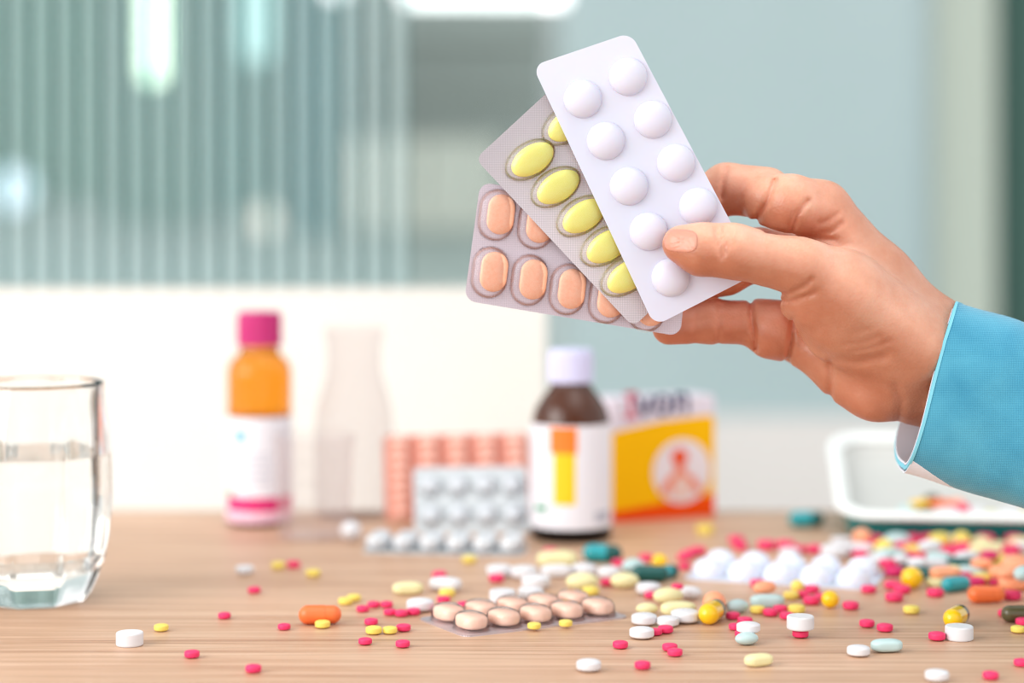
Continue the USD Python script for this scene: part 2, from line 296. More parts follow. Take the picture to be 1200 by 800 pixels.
def ball(px, py, d, Y, mat, label):
    r = d / F * Y / 2; t = thing('globe_lamp', label, 'lamp', W(px, py, 0, Y), group='small round lamps beyond the glass')
    obj('globe', trimesh.creation.icosphere(3, r), mat, t, True)
    obj('cord', moved(trimesh.creation.cylinder(0.0015, 2.2 - W(px, py, 0, Y)[2] - r, sections=8), T(0, 0, r + (2.2 - W(px, py, 0, Y)[2] - r) / 2)), mats['lamp_cord'], t)
ball(310, 258, 34, 3.6, emit('dim_globe', (224, 214, 200), 2.0), 'dull cream round lamp low beyond the glass')
ball(14, 222, 50, 3.2, emit('blue_globe', (206, 226, 240), 2.5), 'bluish white round lamp at the left edge')
lp = thing('ceiling_light', 'wide bright white lamp panel at the top edge above the held packs', 'lamp', (X3(576, 3.0), 3.0, Z3(2, 3.0)))
obj('diffuser', bx(-0.132, 0.132, -0.03, 0.03, 0, 0.12, 0.012), emit('panel_light', (255, 255, 255), 4), lp)
obj('hanger', bx(-0.10, 0.10, -0.01, 0.01, 0.12, 0.5), plain('lamp_cord', (90, 110, 108), 0.6), lp)

# ---------------------------------------------------------------- table
TX, TY0, TY1 = 0.75, 0.40, 1.008
table = thing('table', 'light oak laminate table carrying the medicines', 'table')
obj('tabletop', bx(-TX, TX, TY0, TY1, -0.03, 0.0, 0.002), wood, table)
for sx in (-1, 1):
    for yy in (TY0 + 0.06, TY1 - 0.06):
        obj('leg', moved(lathe([(0, 0), (0.016, 0), (0.022, 0.71), (0, 0.71)], 20), T(sx * (TX - 0.07), yy, FLOOR)), wood, table)

# ---------------------------------------------------------------- hand
def smin(a, b, k):
    h = np.clip(0.5 + 0.5 * (b - a) / k, 0, 1); return b + (a - b) * h - k * h * (1 - h)
def round_cone(P, a, b, ra, rb):
    ba = b - a; t = np.clip(((P - a) @ ba) / (ba @ ba), 0, 1)
    d = P - a - t[..., None] * ba
    return np.sqrt((d * d).sum(-1)) - (ra + (rb - ra) * t)
def J(px, py, w, r): return W(px, py, w) * 1000.0, r
HAND = dict(
    palm=[[J(962, 247, 17, 10.3), J(1027, 331, 18, 12.6), J(1097, 424, 20, 19.8), J(1190, 462, 24, 21)],
          [J(950, 320, 28, 12), J(1080, 428, 25, 17)],
          [J(946, 394, 27, 11.2), J(1004, 431, 20, 12.5), J(1034, 446, 18, 12.0), J(1084, 440, 22, 16.5)],
          [J(1022, 462, 12, 7.5), J(1040, 452, 12, 9.0)]],
    thumb=[[J(798, 286, -10.5, 6.3), J(822, 292, -12, 8.3), J(858, 294, -13, 8.6), J(935, 311, -8, 10.2), J(985, 346, 0, 15.5), J(1060, 405, 10, 17.5)],
           [J(955, 352, 0, 12), J(985, 372, 5, 15), J(1045, 412, 12, 16)]],
    index=[[J(962, 247, 17, 10.3), J(926, 240, 11, 10.6), J(900, 234, 14, 9.2)], [J(898, 226, 19, 9.2), J(852, 221, 22, 9.0), J(818, 240, 21, 8), J(795, 272, 22, 6.8)]],
    middle=[[J(950, 312, 30, 10.5), J(890, 297, 28, 9), J(850, 317, 24, 8.5), J(800, 330, 23, 6.6)]],
    ring=[[J(942, 392, 30, 11), J(905, 386, 25, 10.6)], [J(905, 384, 27, 9.5), J(888, 378, 26, 8.0), J(836, 377, 24, 7.6), J(784, 384, 22.5, 6.0)]],
    little=[[J(948, 404, 40, 9), J(905, 385, 46, 8), J(862, 378, 44, 7), J(830, 380, 40, 6)]])
CREASES = [  # photo polyline, depth, width in millimetres, deepest w it reaches
    ([(839, 268), (841, 284), (846, 302)], 0.55, 0.7, -8), ([(849, 266), (847, 280), (850, 298)], 0.5, 0.6, -8), ([(856, 269), (854, 290)], 0.35, 0.6, -8), ([(866, 272), (862, 286)], 0.25, 0.6, -8),
    ([(900, 341), (922, 345), (942, 336), (950, 328)], 0.7, 1.0, 4), ([(906, 352), (930, 352), (955, 343)], 0.6, 1.0, 5),
    ([(946, 236), (934, 252), (926, 276)], 0.9, 1.0, 18), ([(955, 276), (975, 272), (986, 262)], 0.5, 1.0, 18), ([(960, 262), (972, 258), (982, 250)], 0.35, 1.0, 18),
    ([(898, 271), (940, 277), (978, 281)], 0.9, 1.0, 14), ([(908, 212), (899, 238), (886, 258)], 1.1, 1.1, 22), ([(852, 196), (847, 212), (845, 232)], 0.7, 0.9, 22),
    ([(843, 358), (842, 380), (842, 404)], 0.45, 0.9, 26), ([(815, 366), (814, 403)], 0.2, 0.9, 26), ([(879, 346), (881, 372), (886, 409)], 1.1, 0.9, 30),
    ([(929, 374), (927, 400), (921, 430)], 1.4, 1.1, 34), ([(926, 372), (948, 402), (974, 419), (1004, 424), (1036, 418)], 0.7, 1.8, 30), ([(973, 420), (974, 440), (973, 466)], 0.7, 1.2, 30),
    ([(990, 404), (1012, 402), (1030, 394)], 0.2, 1.0, 12), ([(994, 412), (1020, 409), (1042, 400)], 0.2, 1.0, 12), ([(1050, 452), (1056, 470), (1054, 490)], 0.6, 1.6, 20), ([(1000, 390), (1018, 386)], 0.12, 0.9, 12)]
def hand_sdf(P):
    g = {}
    for name, chains in HAND.items():
        d = None
        for ch in chains:
            for (a, ra), (b, rb) in zip(ch[:-1], ch[1:]):
                e = round_cone(P, a, b, ra, rb); d = e if d is None else smin(d, e, {'palm': 7.0, 'thumb': 4.0, 'index': 1.6}.get(name, 2.0))
        g[name] = d
    d = g['palm']
    d = smin(d, g['index'], 3.0); d = smin(d, g['middle'], 2.0); d = smin(d, g['little'], 2.0); d = smin(d, g['ring'], 2.0)
    d = smin(d, g['thumb'], 3.5)
    y = P[..., 1]; px = CX + F * P[..., 0] / y; py = HY + F * (CAM_H * 1000 - P[..., 2]) / y; w = y - FOCUS * 1000
    near = np.abs(d) < 4
    q = np.stack([px[near], py[near]], -1) / 3.43; wn = w[near]; add = np.zeros(len(q))
    for line, depth, width, wmax in CREASES:
        L = np.asarray(line, float) / 3.43; dist = np.full(len(q), 1e9)
        for a, b in zip(L[:-1], L[1:]):
            t = np.clip((q - a) @ (b - a) / ((b - a) @ (b - a)), 0, 1); dist = np.minimum(dist, np.hypot(*(q - a - t[:, None] * (b - a)).T))
        add = np.maximum(add, 1.5 * depth * np.exp(-(dist / width) ** 2) * np.clip((wmax - wn) / 3 + 1, 0, 1))
    d[near] += add
    return d
def surface_nets(fn, lo, hi, h):
    n = (np.ceil((hi - lo) / h / 4).astype(int) + 1) * 4
    ax = [lo[q] + h * np.arange(n[q]) for q in range(3)]; mid = [lo[q] + h * (np.arange(n[q] // 4) * 4 + 1.5) for q in range(3)]
    C0 = fn(np.stack(np.meshgrid(*mid, indexing='ij'), -1)); V = C0.repeat(4, 0).repeat(4, 1).repeat(4, 2)
    near = np.stack(np.nonzero(np.abs(V) < 6.0), -1)
    for i in range(0, len(near), 400000):
        q = near[i:i + 400000]; V[tuple(q.T)] = fn(lo + h * q)
    S = V < 0; c = tuple(x - 1 for x in n); cnt = np.zeros(c); acc = np.zeros(c + (3,))
    def sub(A, o): return A[o[0]:o[0] + c[0], o[1]:o[1] + c[1], o[2]:o[2] + c[2]]
    for ax in range(3):
        for u in (0, 1):
            for v in (0, 1):
                o = [0, 0, 0]; others = [q for q in range(3) if q != ax]; o[others[0]], o[others[1]] = u, v; o2 = list(o); o2[ax] = 1
                a, b = sub(V, o), sub(V, o2); x = (a < 0) != (b < 0); t = np.where(x, a / np.where(x, a - b, 1), 0)
                cnt += x
                for q in range(3): acc[..., q] += x * (t if q == ax else o[q])
    on = cnt > 0; idx = np.full(c, -1); idx[on] = np.arange(on.sum())
    cell = np.stack(np.nonzero(on), -1); verts = lo + h * (cell + acc[on] / cnt[on][:, None]); F_ = []
    for ax in range(3):
        u, v = [q for q in range(3) if q != ax]
        a = np.take(S, range(n[ax] - 1), ax); b = np.take(S, range(1, n[ax]), ax)
        p = np.stack(np.nonzero(a != b), -1); p = p[(p[:, u] > 0) & (p[:, v] > 0) & (p[:, u] < c[u]) & (p[:, v] < c[v])]
        inside = S[tuple(p.T)]; ids = []
        for du, dv in ((1, 1), (0, 1), (0, 0), (1, 0)):
            r = p.copy(); r[:, u] -= du; r[:, v] -= dv; ids.append(idx[tuple(r.T)])
        q = np.stack(ids, -1); flip = inside if ax == 1 else ~inside
        q[flip] = q[flip][:, ::-1]; F_.append(q)
    q = np.vstack(F_); return trimesh.Trimesh(verts, np.vstack([q[:, [0, 1, 2]], q[:, [0, 2, 3]]]), process=False)
def relax(m, times):
    e = m.edges_unique; n = np.bincount(e.ravel(), minlength=len(m.vertices))[:, None]; v = np.array(m.vertices)
    for _ in range(times):
        q = np.zeros_like(v); np.add.at(q, e[:, 0], v[e[:, 1]]); np.add.at(q, e[:, 1], v[e[:, 0]]); v = v * 0.5 + 0.5 * q / n
    m.vertices = v
lo = np.array([(752 - CX) * .29, 672.0, CAM_H * 1000 - (520 - HY) * .31]); hi = np.array([165.0, 768.0, CAM_H * 1000 - (165 - HY) * .29])
hand = surface_nets(hand_sdf, lo, hi, 0.6)
relax(hand, 3)
hand.vertices /= 1000.0
if hand.volume < 0: hand.invert()
person = thing('person', 'right hand in turquoise sleeve reaching in from the right edge holding three packs', 'person')
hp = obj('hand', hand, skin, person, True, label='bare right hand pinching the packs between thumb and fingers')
hn = hand.vertex_normals; hv = np.array(hand.vertices)
dors = unit(np.array([0.50, 0.42, 0.76])); tan_shade_ = np.clip((hn @ dors + 0.15) / 0.8, 0, 1) ** 1.3
hq = np.stack([CX + F * hv[:, 0] / hv[:, 1], HY + F * (CAM_H - hv[:, 2]) / hv[:, 1]], 1); dl_ = (hq - (985, 222)) @ np.array([-0.70, 0.71])   # tan with shade painted in along the upper edge towards the cuff
tan_shade_ = np.maximum(tan_shade_, 0.75 * np.exp(-(dl_ / 46) ** 2) * np.clip((hq[:, 0] - 950) / 60, 0, 1))
blush = np.zeros(len(hv))                                           # redder skin at the fingertips, in the folds and on the finger pads
for (px, py, w, r_, k_) in [(790, 290, -10, 9, .35), (852, 300, -12, 8, .3), (935, 345, -4, 9, .45), (905, 350, 4, 9, .5), (900, 390, 20, 14, .6), (850, 380, 20, 12, .6), (800, 388, 20, 12, .6), (955, 262, 12, 12, .5), (925, 235, 8, 10, .35), (860, 225, 16, 12, .5), (870, 275, 22, 16, .7), (1010, 470, 8, 14, .3), (880, 320, 22, 16, .8)]:
    blush = np.maximum(blush, k_ * np.exp(-(np.linalg.norm(hv - W(px, py, w), axis=1) / (r_ / 1000)) ** 2))
for nm_, val in (('tan_shade', tan_shade_), ('blush', blush)):
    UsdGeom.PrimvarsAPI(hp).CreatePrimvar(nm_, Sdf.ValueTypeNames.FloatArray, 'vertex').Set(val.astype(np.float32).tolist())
def on_hand(px, py, w0=-40.0, w1=30.0):
    w = np.linspace(w0, w1, 281); P = np.array([W(px, py, x) * 1000 for x in w]); d = hand_sdf(P)
    i = np.argmax(d < 0); return w[i] if d[i] < 0 else None
def nail(cx, cy, a, b, rot, lift=0.25):
    rings, n = 9, 40; pts = []
    for i in range(rings + 1):
        for j in range(n):
            t = 2 * math.pi * j / n; r = i / rings; ex = 2 / 3.2
            x = a * r * math.copysign(abs(math.cos(t)) ** ex, math.cos(t)); y = b * r * math.copysign(abs(math.sin(t)) ** ex, math.sin(t))
            px, py = cx + x * math.cos(rot) - y * math.sin(rot), cy + x * math.sin(rot) + y * math.cos(rot)
            pts.append((px, py, r))
    ws = [on_hand(px, py) for px, py, _ in pts]; good = [w for w in ws if w is not None]
    ws = [w if w is not None else max(good) for w in ws]
    front = np.array([W(px, py, w - lift * (1.0 if r < 0.95 else 0.5)) for (px, py, r), w in zip(pts, ws)])
    back = np.array([W(px, py, w + 0.6) for (px, py, r), w in zip(pts, ws)])
    v = np.vstack([front, back]); o = len(front); f = []
    for i in range(rings):
        for j in range(n):
            a0, b0, c0, d0 = i * n + j, i * n + (j + 1) % n, (i + 1) * n + (j + 1) % n, (i + 1) * n + j
            f += [(a0, b0, c0), (a0, c0, d0), (o + a0, o + c0, o + b0), (o + a0, o + d0, o + c0)]
    for j in range(n):
        a0, b0 = rings * n + j, rings * n + (j + 1) % n; f += [(a0, b0, o + b0), (a0, o + b0, o + a0)]
    m = trimesh.Trimesh(v, f, process=False)
    m.merge_vertices(digits_vertex=8); m.update_faces(m.nondegenerate_faces())
    if m.volume < 0: m.invert()
    return m
obj('thumbnail', nail(798, 282, 19.5, 13.5, 0.06), nail_mat, person, 60, label='smooth pink thumbnail')

# sleeve: a slanted cuff, turquoise outside, white lining
def sleeve(extra, s0, s1, bottom=0.0, th=1.3, n=96, m=80, wr=0.9):
    c0, c1 = W(1093, 452, 20) * 1000, W(1597, 628, 12) * 1000
    ax = unit(c1 - c0); near = np.array([0, -1.0, 0]); near = unit(near - ax * (near @ ax)); up = np.cross(ax, near); up = up if up[2] > 0 else -up
    L = np.linalg.norm(c1 - c0); t = np.arange(n) * 2 * math.pi / n; out = []
    for off in (0.0, -th):
        rows = []
        for i in range(m):
            s = s0 + (s1 - s0) * i / (m - 1); sL = s * L
            A, B = 30.6 + extra + off, 25.5 + extra + off
            low = np.clip(-np.cos(t), 0, 1) ** 3
            bulge = bottom * low * math.exp(-max(sL, 0) / 24.0) if bottom else 0
            sag = 1.5 * np.sin(sL * 0.10 + 2 * np.sin(t)) * wr * min(1, sL / 25 + 0.15)
            rr = 1 + (0.55 * sag + bulge) / A
            ct, st = np.cos(t), np.sin(t); skew = (-6.0 * np.clip(st, 0, 1) ** 0.5 * np.clip(0.75 + 0.5 * ct, 0, 1) - 4.0 * np.clip(-st, 0, 1) * np.clip(-ct + .3, 0, 1)) * math.exp(-max(sL, 0) / 12.0); sq = (np.abs(ct) ** 2.7 + np.abs(st) ** 2.7) ** (-1 / 2.7); rr = rr * sq
            p = c0 + ax * (sL) + np.outer(np.cos(t) * A * rr, up) + np.outer(np.sin(t) * B * rr, near) + np.outer(skew, ax)
            d = meshkit.fbm(p * 0.045, 3, 5) - 0.5
            p += (np.outer(np.cos(t), up) + np.outer(np.sin(t), near)) * (d * 3.0 * wr * min(1, sL / 20 + 0.2))[:, None]
            rows.append(p)
        out.append(np.array(rows))
    O, I = out; v = np.vstack([O.reshape(-1, 3), I.reshape(-1, 3)]) / 1000.0; o = n * m; f = []
    for i in range(m - 1):
        for j in range(n):
            j2 = (j + 1) % n; a, b, c, d = i * n + j, i * n + j2, (i + 1) * n + j2, (i + 1) * n + j
            f += [(a, b, c), (a, c, d), (o + a, o + c, o + b), (o + a, o + d, o + c)]
    for j in range(n):
        j2 = (j + 1) % n; e = (m - 1) * n
        f += [(j, o + j2, j2), (j, o + j, o + j2), (e + j, e + j2, o + e + j2), (e + j, o + e + j2, o + e + j)]
    ms = trimesh.Trimesh(v, f, process=False)
    if ms.volume < 0: ms.invert()
    return ms
sl = obj('sleeve', sleeve(0.0, 0.0, 1.0), blue_cloth, person, 45, label='turquoise woven sleeve')
obj('lining', sleeve(-1.35, -0.002, 0.9, th=0.7), lining_cloth, person, 45, label='white lining inside the cuff')
obj('lining_fold', sleeve(-1.2, 0.002, 0.9, bottom=2.8, th=0.5), lining_cloth, person, 45, label='white lining showing under the cuff')
obj('hem', sleeve(0.25, -0.0008, 0.004, th=1.4, m=6), plain('hem_cloth', (128, 206, 226), 0.85), sl, 45)

# ---------------------------------------------------------------- packs held in the hand
class Card:
    """A flat pack spanned between four corners that stand at their own distances."""
    def __init__(s, TL, TR, BR, BL):
        s.c = [W(*p) for p in (TL, TR, BR, BL)]; s.px = [np.array(p[:2], float) for p in (TL, TR, BR, BL)]
        s.w = (np.linalg.norm(s.c[1] - s.c[0]) + np.linalg.norm(s.c[2] - s.c[3])) / 2; s.h = (np.linalg.norm(s.c[3] - s.c[0]) + np.linalg.norm(s.c[2] - s.c[1])) / 2
    def at(s, u, v):
        a, b, c, d = s.c; P = a * (1 - u) * (1 - v) + b * u * (1 - v) + c * u * v + d * (1 - u) * v
        ex = (b - a) * (1 - v) + (c - d) * v; ey = (d - a) * (1 - u) + (c - b) * u
        return P, unit(ex), unit(ey), unit(np.cross(ey, ex))
    def uv(s, px, py):
        u = v = 0.5
        for _ in range(30):
            def proj(u, v): P = s.at(u, v)[0]; return np.array([CX + F * P[0] / P[1], HY + F * (CAM_H - P[2]) / P[1]])
            e = np.array([px, py]) - proj(u, v); J_ = np.stack([(proj(u + 1e-4, v) - proj(u, v)) / 1e-4, (proj(u, v + 1e-4) - proj(u, v)) / 1e-4], 1); du = np.linalg.solve(J_, e); u, v = u + du[0], v + du[1]
        return u, v
    def frame(s, px, py, spin=0.0, z=0.0):
        P, ex, ey, n = s.at(*s.uv(px, py)); e1 = unit(ex - n * (ex @ n)); e2 = np.cross(n, e1)
        return frame(P + n * z, e1 * math.cos(spin) + e2 * math.sin(spin), -e1 * math.sin(spin) + e2 * math.cos(spin), n)
    def sheet(s, r, t, bend=0.0):
        m = extrude(round_rect(s.w, s.h, r), t); m = m.subdivide().subdivide().subdivide() if bend else m; v = m.vertices.copy(); o = []
        for x, y, z in v:
            u, w = x / s.w, y / s.h; P, ex, ey, n = s.at(u, w); o.append(P + n * (z - t + bend * (max(0, u - .75) * 4) ** 2))
        m.vertices = np.array(o)
        if m.volume < 0: m.invert()
        return m
def spin_towards(card, px, py, dx, dy):
    """Angle, in the pack's own plane, of a photo direction."""
    M = card.frame(px, py); d = W(px + dx, py + dy) - W(px, py); return math.atan2(d @ M[:3, 1], d @ M[:3, 0])

wc = Card((624, 77, 1), (739, 38, 2), (888, 320, -2), (767, 382, -2))
wp = thing('blister_pack', 'opaque white ten-tablet pack under the thumb, frontmost of the three held packs', 'blister pack')
obj('sheet', wc.sheet(0.0042, 0.0006), white_pvc, wp, 30)
for i, (px, py) in enumerate([(683, 116), (736, 90), (710, 165), (765, 140), (737, 218), (792, 191), (760, 271), (818, 242), (786, 325)]):
    obj('tablet_pocket', moved(dome_surface(0.0066, 0.0066, 0.0040, p=2.05, flange=0.06, n=44), wc.frame(px, py)), white_pvc, wp, 50)

yc = Card((557, 186, 6.5), (659, 92, 6.5), (843, 288, 6), (742, 383, 6))
yp = thing('blister_pack', 'silver foil pack of yellow oval softgels, middle of the three held packs', 'blister pack')
obj('foil_sheet', yc.sheet(0.0030, 0.0004), foil_silver, yp, 30)
for (px, py) in [(623, 187), (653, 219), (683, 253), (711, 288), (735, 323), (666, 146)]:
    a = spin_towards(yc, px, py, 0.84, -0.54)
    pk = obj('pocket', moved(dome_surface(0.0096, 0.0062, 0.0046, p=3.0, flange=0.04), yc.frame(px - 2, py, a)), pocket_clear, yp, 50)
    obj('softgel', moved(lens_solid(0.0081, 0.0049, 0.0040, p=2.0, n=40, rings=9), yc.frame(px + 1, py, a, 0.0002)), yellow_gel, pk, True)

oc = Card((563, 213, 13), (812, 256, 13), (797, 394, 13), (544, 352, 13))
op = thing('blister_pack', 'silver pack of peach caplets, rearmost and lowest of the three held packs', 'blister pack')
obj('foil_sheet', oc.sheet(0.0040, 0.0004), foil_lilac, op, 30)
for (px, py) in [(586, 251), (632, 261), (578, 318), (624, 327), (669, 338), (715, 348), (762, 358)]:
    a = spin_towards(oc, px, py, 0.12, -0.99)
    pk = obj('pocket', moved(dome_surface(0.0090, 0.0064, 0.0050, 'stadium', p=3.2, flange=0.04), oc.frame(px - 4, py + 1, a)), pocket_clear, op, 50)
    obj('caplet', moved(lens_solid(0.0070, 0.0047, 0.0044, 'stadium', p=2.6, wall=0.001), oc.frame(px + 1, py, a, 0.0002)), peach_pill, pk, 50)

# ---------------------------------------------------------------- things on the table
def ground(px, py, z=0.0):
    y = F * (CAM_H - z) / (py - HY); return np.array([(px - CX) / F * y, y, z])
obstacles = []      # (x, y, radius) circles that loose pills keep clear of
def block_rect(M, x0, x1, y0, y1, step=0.004):
    for x in np.arange(x0, x1 + 1e-9, step):
        for y in np.arange(y0, y1 + 1e-9, step):
            p = M @ np.array([x, y, 0, 1]); obstacles.append((p[0], p[1], step * 0.6))

# glass of water
g0 = ground(40, 702)
tumbler = thing('water_glass', 'faceted clear tumbler half full of water at the left edge', 'glass', g0)
obstacles.append((g0[0], g0[1], 0.031))
def facet_solid(levels, n=96, sides=9, phase=0.2):
    """(radius, height, how faceted 0..1) rings; facets are the flats of a regular polygon."""
    v = []; a = np.arange(n) * 2 * math.pi / n
    seg = 2 * math.pi / sides; loc = ((a + phase) % seg) - seg / 2; poly = np.cos(seg / 2) / np.cos(loc) / ((1 + np.cos(seg / 2)) / 2)
    for r, z, k_ in levels: rr = r * (1 + k_ * (poly - 1)); v.append(np.column_stack([rr * np.cos(a), rr * np.sin(a), np.full(n, z)]))
    m = len(v); v = np.vstack(v); f = []
    for i in range(m - 1):
        for j in range(n):
            j2 = (j + 1) % n; q0, q1, q2, q3 = i * n + j, i * n + j2, (i + 1) * n + j2, (i + 1) * n + j; f += [(q0, q1, q2), (q0, q2, q3)]
    ms = trimesh.Trimesh(v, f, process=False); ms.merge_vertices(digits_vertex=8); ms.update_faces(ms.nondegenerate_faces()); ms.remove_unreferenced_vertices(); return ms
inner = [(0.0180, 0.0125, .3), (0.0228, 0.018, .2), (0.0252, 0.028, 0), (0.0260, 0.040, 0), (0.0260, 0.055, 0), (0.0254, 0.068, 0), (0.0245, 0.0815, 0.0)]
outer = [(0.0, 0.0008, 0), (0.0165, 0.0008, 1), (0.0185, 0.0, 1), (0.0215, 0.0035, 1), (0.0258, 0.013, 1), (0.0284, 0.025, 1), (0.0294, 0.038, 1), (0.0293, 0.050, 1), (0.0285, 0.064, 1), (0.0268, 0.076, .6), (0.0262, 0.0815, 0), (0.0259, 0.0826, 0), (0.0250, 0.0828, 0)]
body = facet_solid(outer + inner[::-1] + [(0.0, 0.0120, 0)], sides=8, phase=math.radians(7.5))
obj('glass_body', body, glass, tumbler, 22)
wl = 0.0555
wi = [(r + 0.00012, z, k_) for r, z, k_ in inner if z < wl] + [(0.0260 + 0.0001, wl - 0.0006, 0), (0.02605, wl, 0), (0.0256, wl + 0.0001, 0), (0.0, wl - 0.0001, 0)]
obj('water', facet_solid([(0.0, 0.01188, 0)] + wi, sides=8, phase=math.radians(7.5)), water_mat, tumbler, 22)

# bottles
def ribbed_cap(r, h, n=48, z=0.0):
    a = np.arange(n * 2) * math.pi / n; rr = r * (1 + 0.025 * (np.arange(n * 2) % 2)); m = extrude(Polygon(np.column_stack([rr * np.cos(a), rr * np.sin(a)])), h * 0.86)
    t = lathe([(r * 1.0, h * 0.84), (r * 0.985, h * 0.96), (r * 0.93, h), (0, h)], 48); return moved(join(m, t), T(0, 0, z))
b0 = ground(304, 613)
k = b0[1] / F
bot = thing('medicine_bottle', 'amber syrup bottle with magenta cap and white label, behind the plastic cup', 'bottle', b0); obstacles.append((b0[0], b0[1], 0.018))
r0 = 37.5 * k; H = lambda row: (613 - row) * k
obj('bottle_body', lathe([(0, 0.0006), (r0 * 0.84, 0.0), (r0 * 0.97, 0.002), (r0, 0.005), (r0, H(438)), (r0 * 0.985, H(431)), (r0 * 0.91, H(424)), (r0 * 0.76, H(418)), (r0 * 0.65, H(414)), (r0 * 0.61, H(410)), (r0 * 0.60, H(404)), (0, H(404))], 56), amber, bot, 40)
obj('foot', lathe([(r0 * 0.9, 0.0008), (r0 * 1.012, 0.002), (r0 * 1.012, 0.0052), (r0 * 0.99, 0.0054)], 56), dark_base, bot, 40, label='dark bottle foot')
obj('cap', ribbed_cap(25.5 * k, 39 * k, z=H(404)), plain('magenta_plastic', (196, 32, 116), 0.35), bot, 30, label='ribbed magenta screw cap')
lb = obj('label', arc_shell(r0 * 1.004, H(607), H(486), 0, 2 * math.pi - 1e-4, 0.0003, 64), paper, bot, 40, label='white paper label with pink bands')
obj('printed_band', arc_shell(r0 * 1.016, H(595), H(578), -math.pi * 0.86, -0.05, 0.0002, 40), plain('pink_print', (222, 44, 120), 0.5), lb, 40)
obj('printed_band', arc_shell(r0 * 1.016, H(607), H(597), -math.pi, 0.0, 0.0002, 40), plain('pale_pink_print', (244, 196, 216), 0.5), lb, 40)
obj('printed_mark', arc_shell(r0 * 1.016, H(515), H(500), -math.pi * 0.72, -math.pi * 0.6, 0.0002, 10), plain('blue_print', (120, 190, 232), 0.5), lb, 40)
obj('printed_mark', arc_shell(r0 * 1.016, H(578), H(570), -math.pi * 0.85, -math.pi * 0.74, 0.0002, 8), plain('green_print', (30, 160, 110), 0.5), lb, 40)
for i in range(5):
    obj('printed_line', arc_shell(r0 * 1.016, H(530 + i * 8), H(528 + i * 8), -math.pi * (0.62 - 0.02 * (i % 2)), -math.pi * 0.36, 0.0002, 12), plain('grey_print', (186, 190, 204), 0.5), lb, 40)

b1 = ground(669, 630); k = b1[1] / F; H1 = lambda row: (630 - row) * k; r1 = 46.5 * k
bot = thing('medicine_bottle', 'brown syrup bottle with lavender white cap and orange striped label', 'bottle', b1); obstacles.append((b1[0], b1[1], 0.0195))
obj('bottle_body', lathe([(0, 0.0006), (r1 * 0.86, 0.0), (r1 * 0.97, 0.002), (r1, 0.005), (r1, H1(500)), (r1 * 0.98, H1(490)), (r1 * 0.90, H1(477)), (r1 * 0.72, H1(464)), (r1 * 0.55, H1(454)), (r1 * 0.48, H1(448)), (r1 * 0.48, H1(440)), (0, H1(440))], 56), brown, bot, 40)
obj('foot', lathe([(r1 * 0.9, 0.0004), (r1 * 1.0, 0.0014), (r1 * 1.02, 0.003), (r1 * 1.02, H1(614)), (r1 * 0.99, H1(613.5))], 56), dark_base, bot, 40, label='black bottle foot')
obj('cap', ribbed_cap(25.5 * k, 38 * k, z=H1(447)), plain('lavender_plastic', (214, 214, 246), 0.4), bot, 30, label='lavender white screw cap')
lb = obj('label', arc_shell(r1 * 1.004, H1(614), H1(494), 0, 2 * math.pi - 1e-4, 0.0003, 64), paper, bot, 40, label='white label with orange and yellow stripe')
A = lambda px: -math.acos(max(-1, min(1, (px - 669) / 47.0)))
obj('printed_stripe', arc_shell(r1 * 1.014, H1(526), H1(496), A(644), A(675), 0.0002, 16), plain('orange_print', (255, 128, 34), 0.5), lb, 40)
obj('printed_stripe', arc_shell(r1 * 1.014, H1(585), H1(526), A(648), A(673), 0.0002, 16), plain('yellow_print', (255, 206, 8), 0.5), lb, 40)
obj('printed_mark', arc_shell(r1 * 1.014, H1(594), H1(587), A(628), A(640), 0.0002, 8), plain('green_print', (30, 160, 110), 0.5), lb, 40)
obj('printed_mark', arc_shell(r1 * 1.014, H1(606), H1(594), A(695), A(712), 0.0002, 8), plain('grey_print', (186, 190, 204), 0.5), lb, 40)

# clear bottle and clear measuring cup
c0 = ground(415, 604); k = c0[1] / F; Hc = lambda row: (604 - row) * k
cl = thing('clear_bottle', 'clear empty bottle with narrow neck behind the plastic cup', 'bottle', c0); obstacles.append((c0[0], c0[1], 0.019))
oo = [(0, 0.0), (40 * k, 0.0), (46 * k, 0.003), (46 * k, Hc(500)), (43 * k, Hc(475)), (36 * k, Hc(452)), (31 * k, Hc(432)), (31 * k, Hc(402)), (34 * k, Hc(398)), (34 * k, Hc(384)), (32 * k, Hc(383))]
ii = [(r - 2.2 * k, z + (0.002 if z < 0.01 else 0)) for r, z in oo[1:-1]][::-1] + [(0, 0.002)]
milky = usdkit.material(stage, '/World/Looks/milky_plastic', {
    't': ('transparent_bsdf', {'color': (0.985, 0.975, 0.975)}), 'p': ('principled_bsdf', {'base_color': lin(196, 180, 180), 'roughness': 0.15}), 'l': ('layer_weight', {'blend': 0.35}),
    'r': ('rgb_ramp', {'ramp': [(0.0, (0.14, 0.14, 0.14)), (0.5, (0.3, 0.22, 0.22)), (1.0, (0.75, 0.75, 0.75))]}), 'm': ('mix_closure', {})},
    [('l.facing', 'r.fac'), ('r.color', 'm.fac'), ('t.BSDF', 'm.closure1'), ('p.BSDF', 'm.closure2')], surface='m.closure')
obj('bottle_body', lathe(oo, 56), milky, cl, 40)
q0 = ground(368, 628); k = q0[1] / F; Hq = lambda row: (628 - row) * k
cp = thing('measuring_cup', 'small clear plastic dosing cup in front of the amber bottle', 'cup', q0); obstacles.append((q0[0], q0[1], 0.0175))
oo = [(0, 0.0008), (38 * k, 0.0008), (40 * k, 0.0), (41 * k, 0.001), (45 * k, Hq(520)), (48 * k, Hq(516)), (48 * k, Hq(511)), (45 * k, Hq(509))]
ii = [(43.5 * k, Hq(512)), (39.5 * k, 0.003), (0, 0.0025)]
obj('cup_body', lathe(oo, 56), milky, cp, 40)
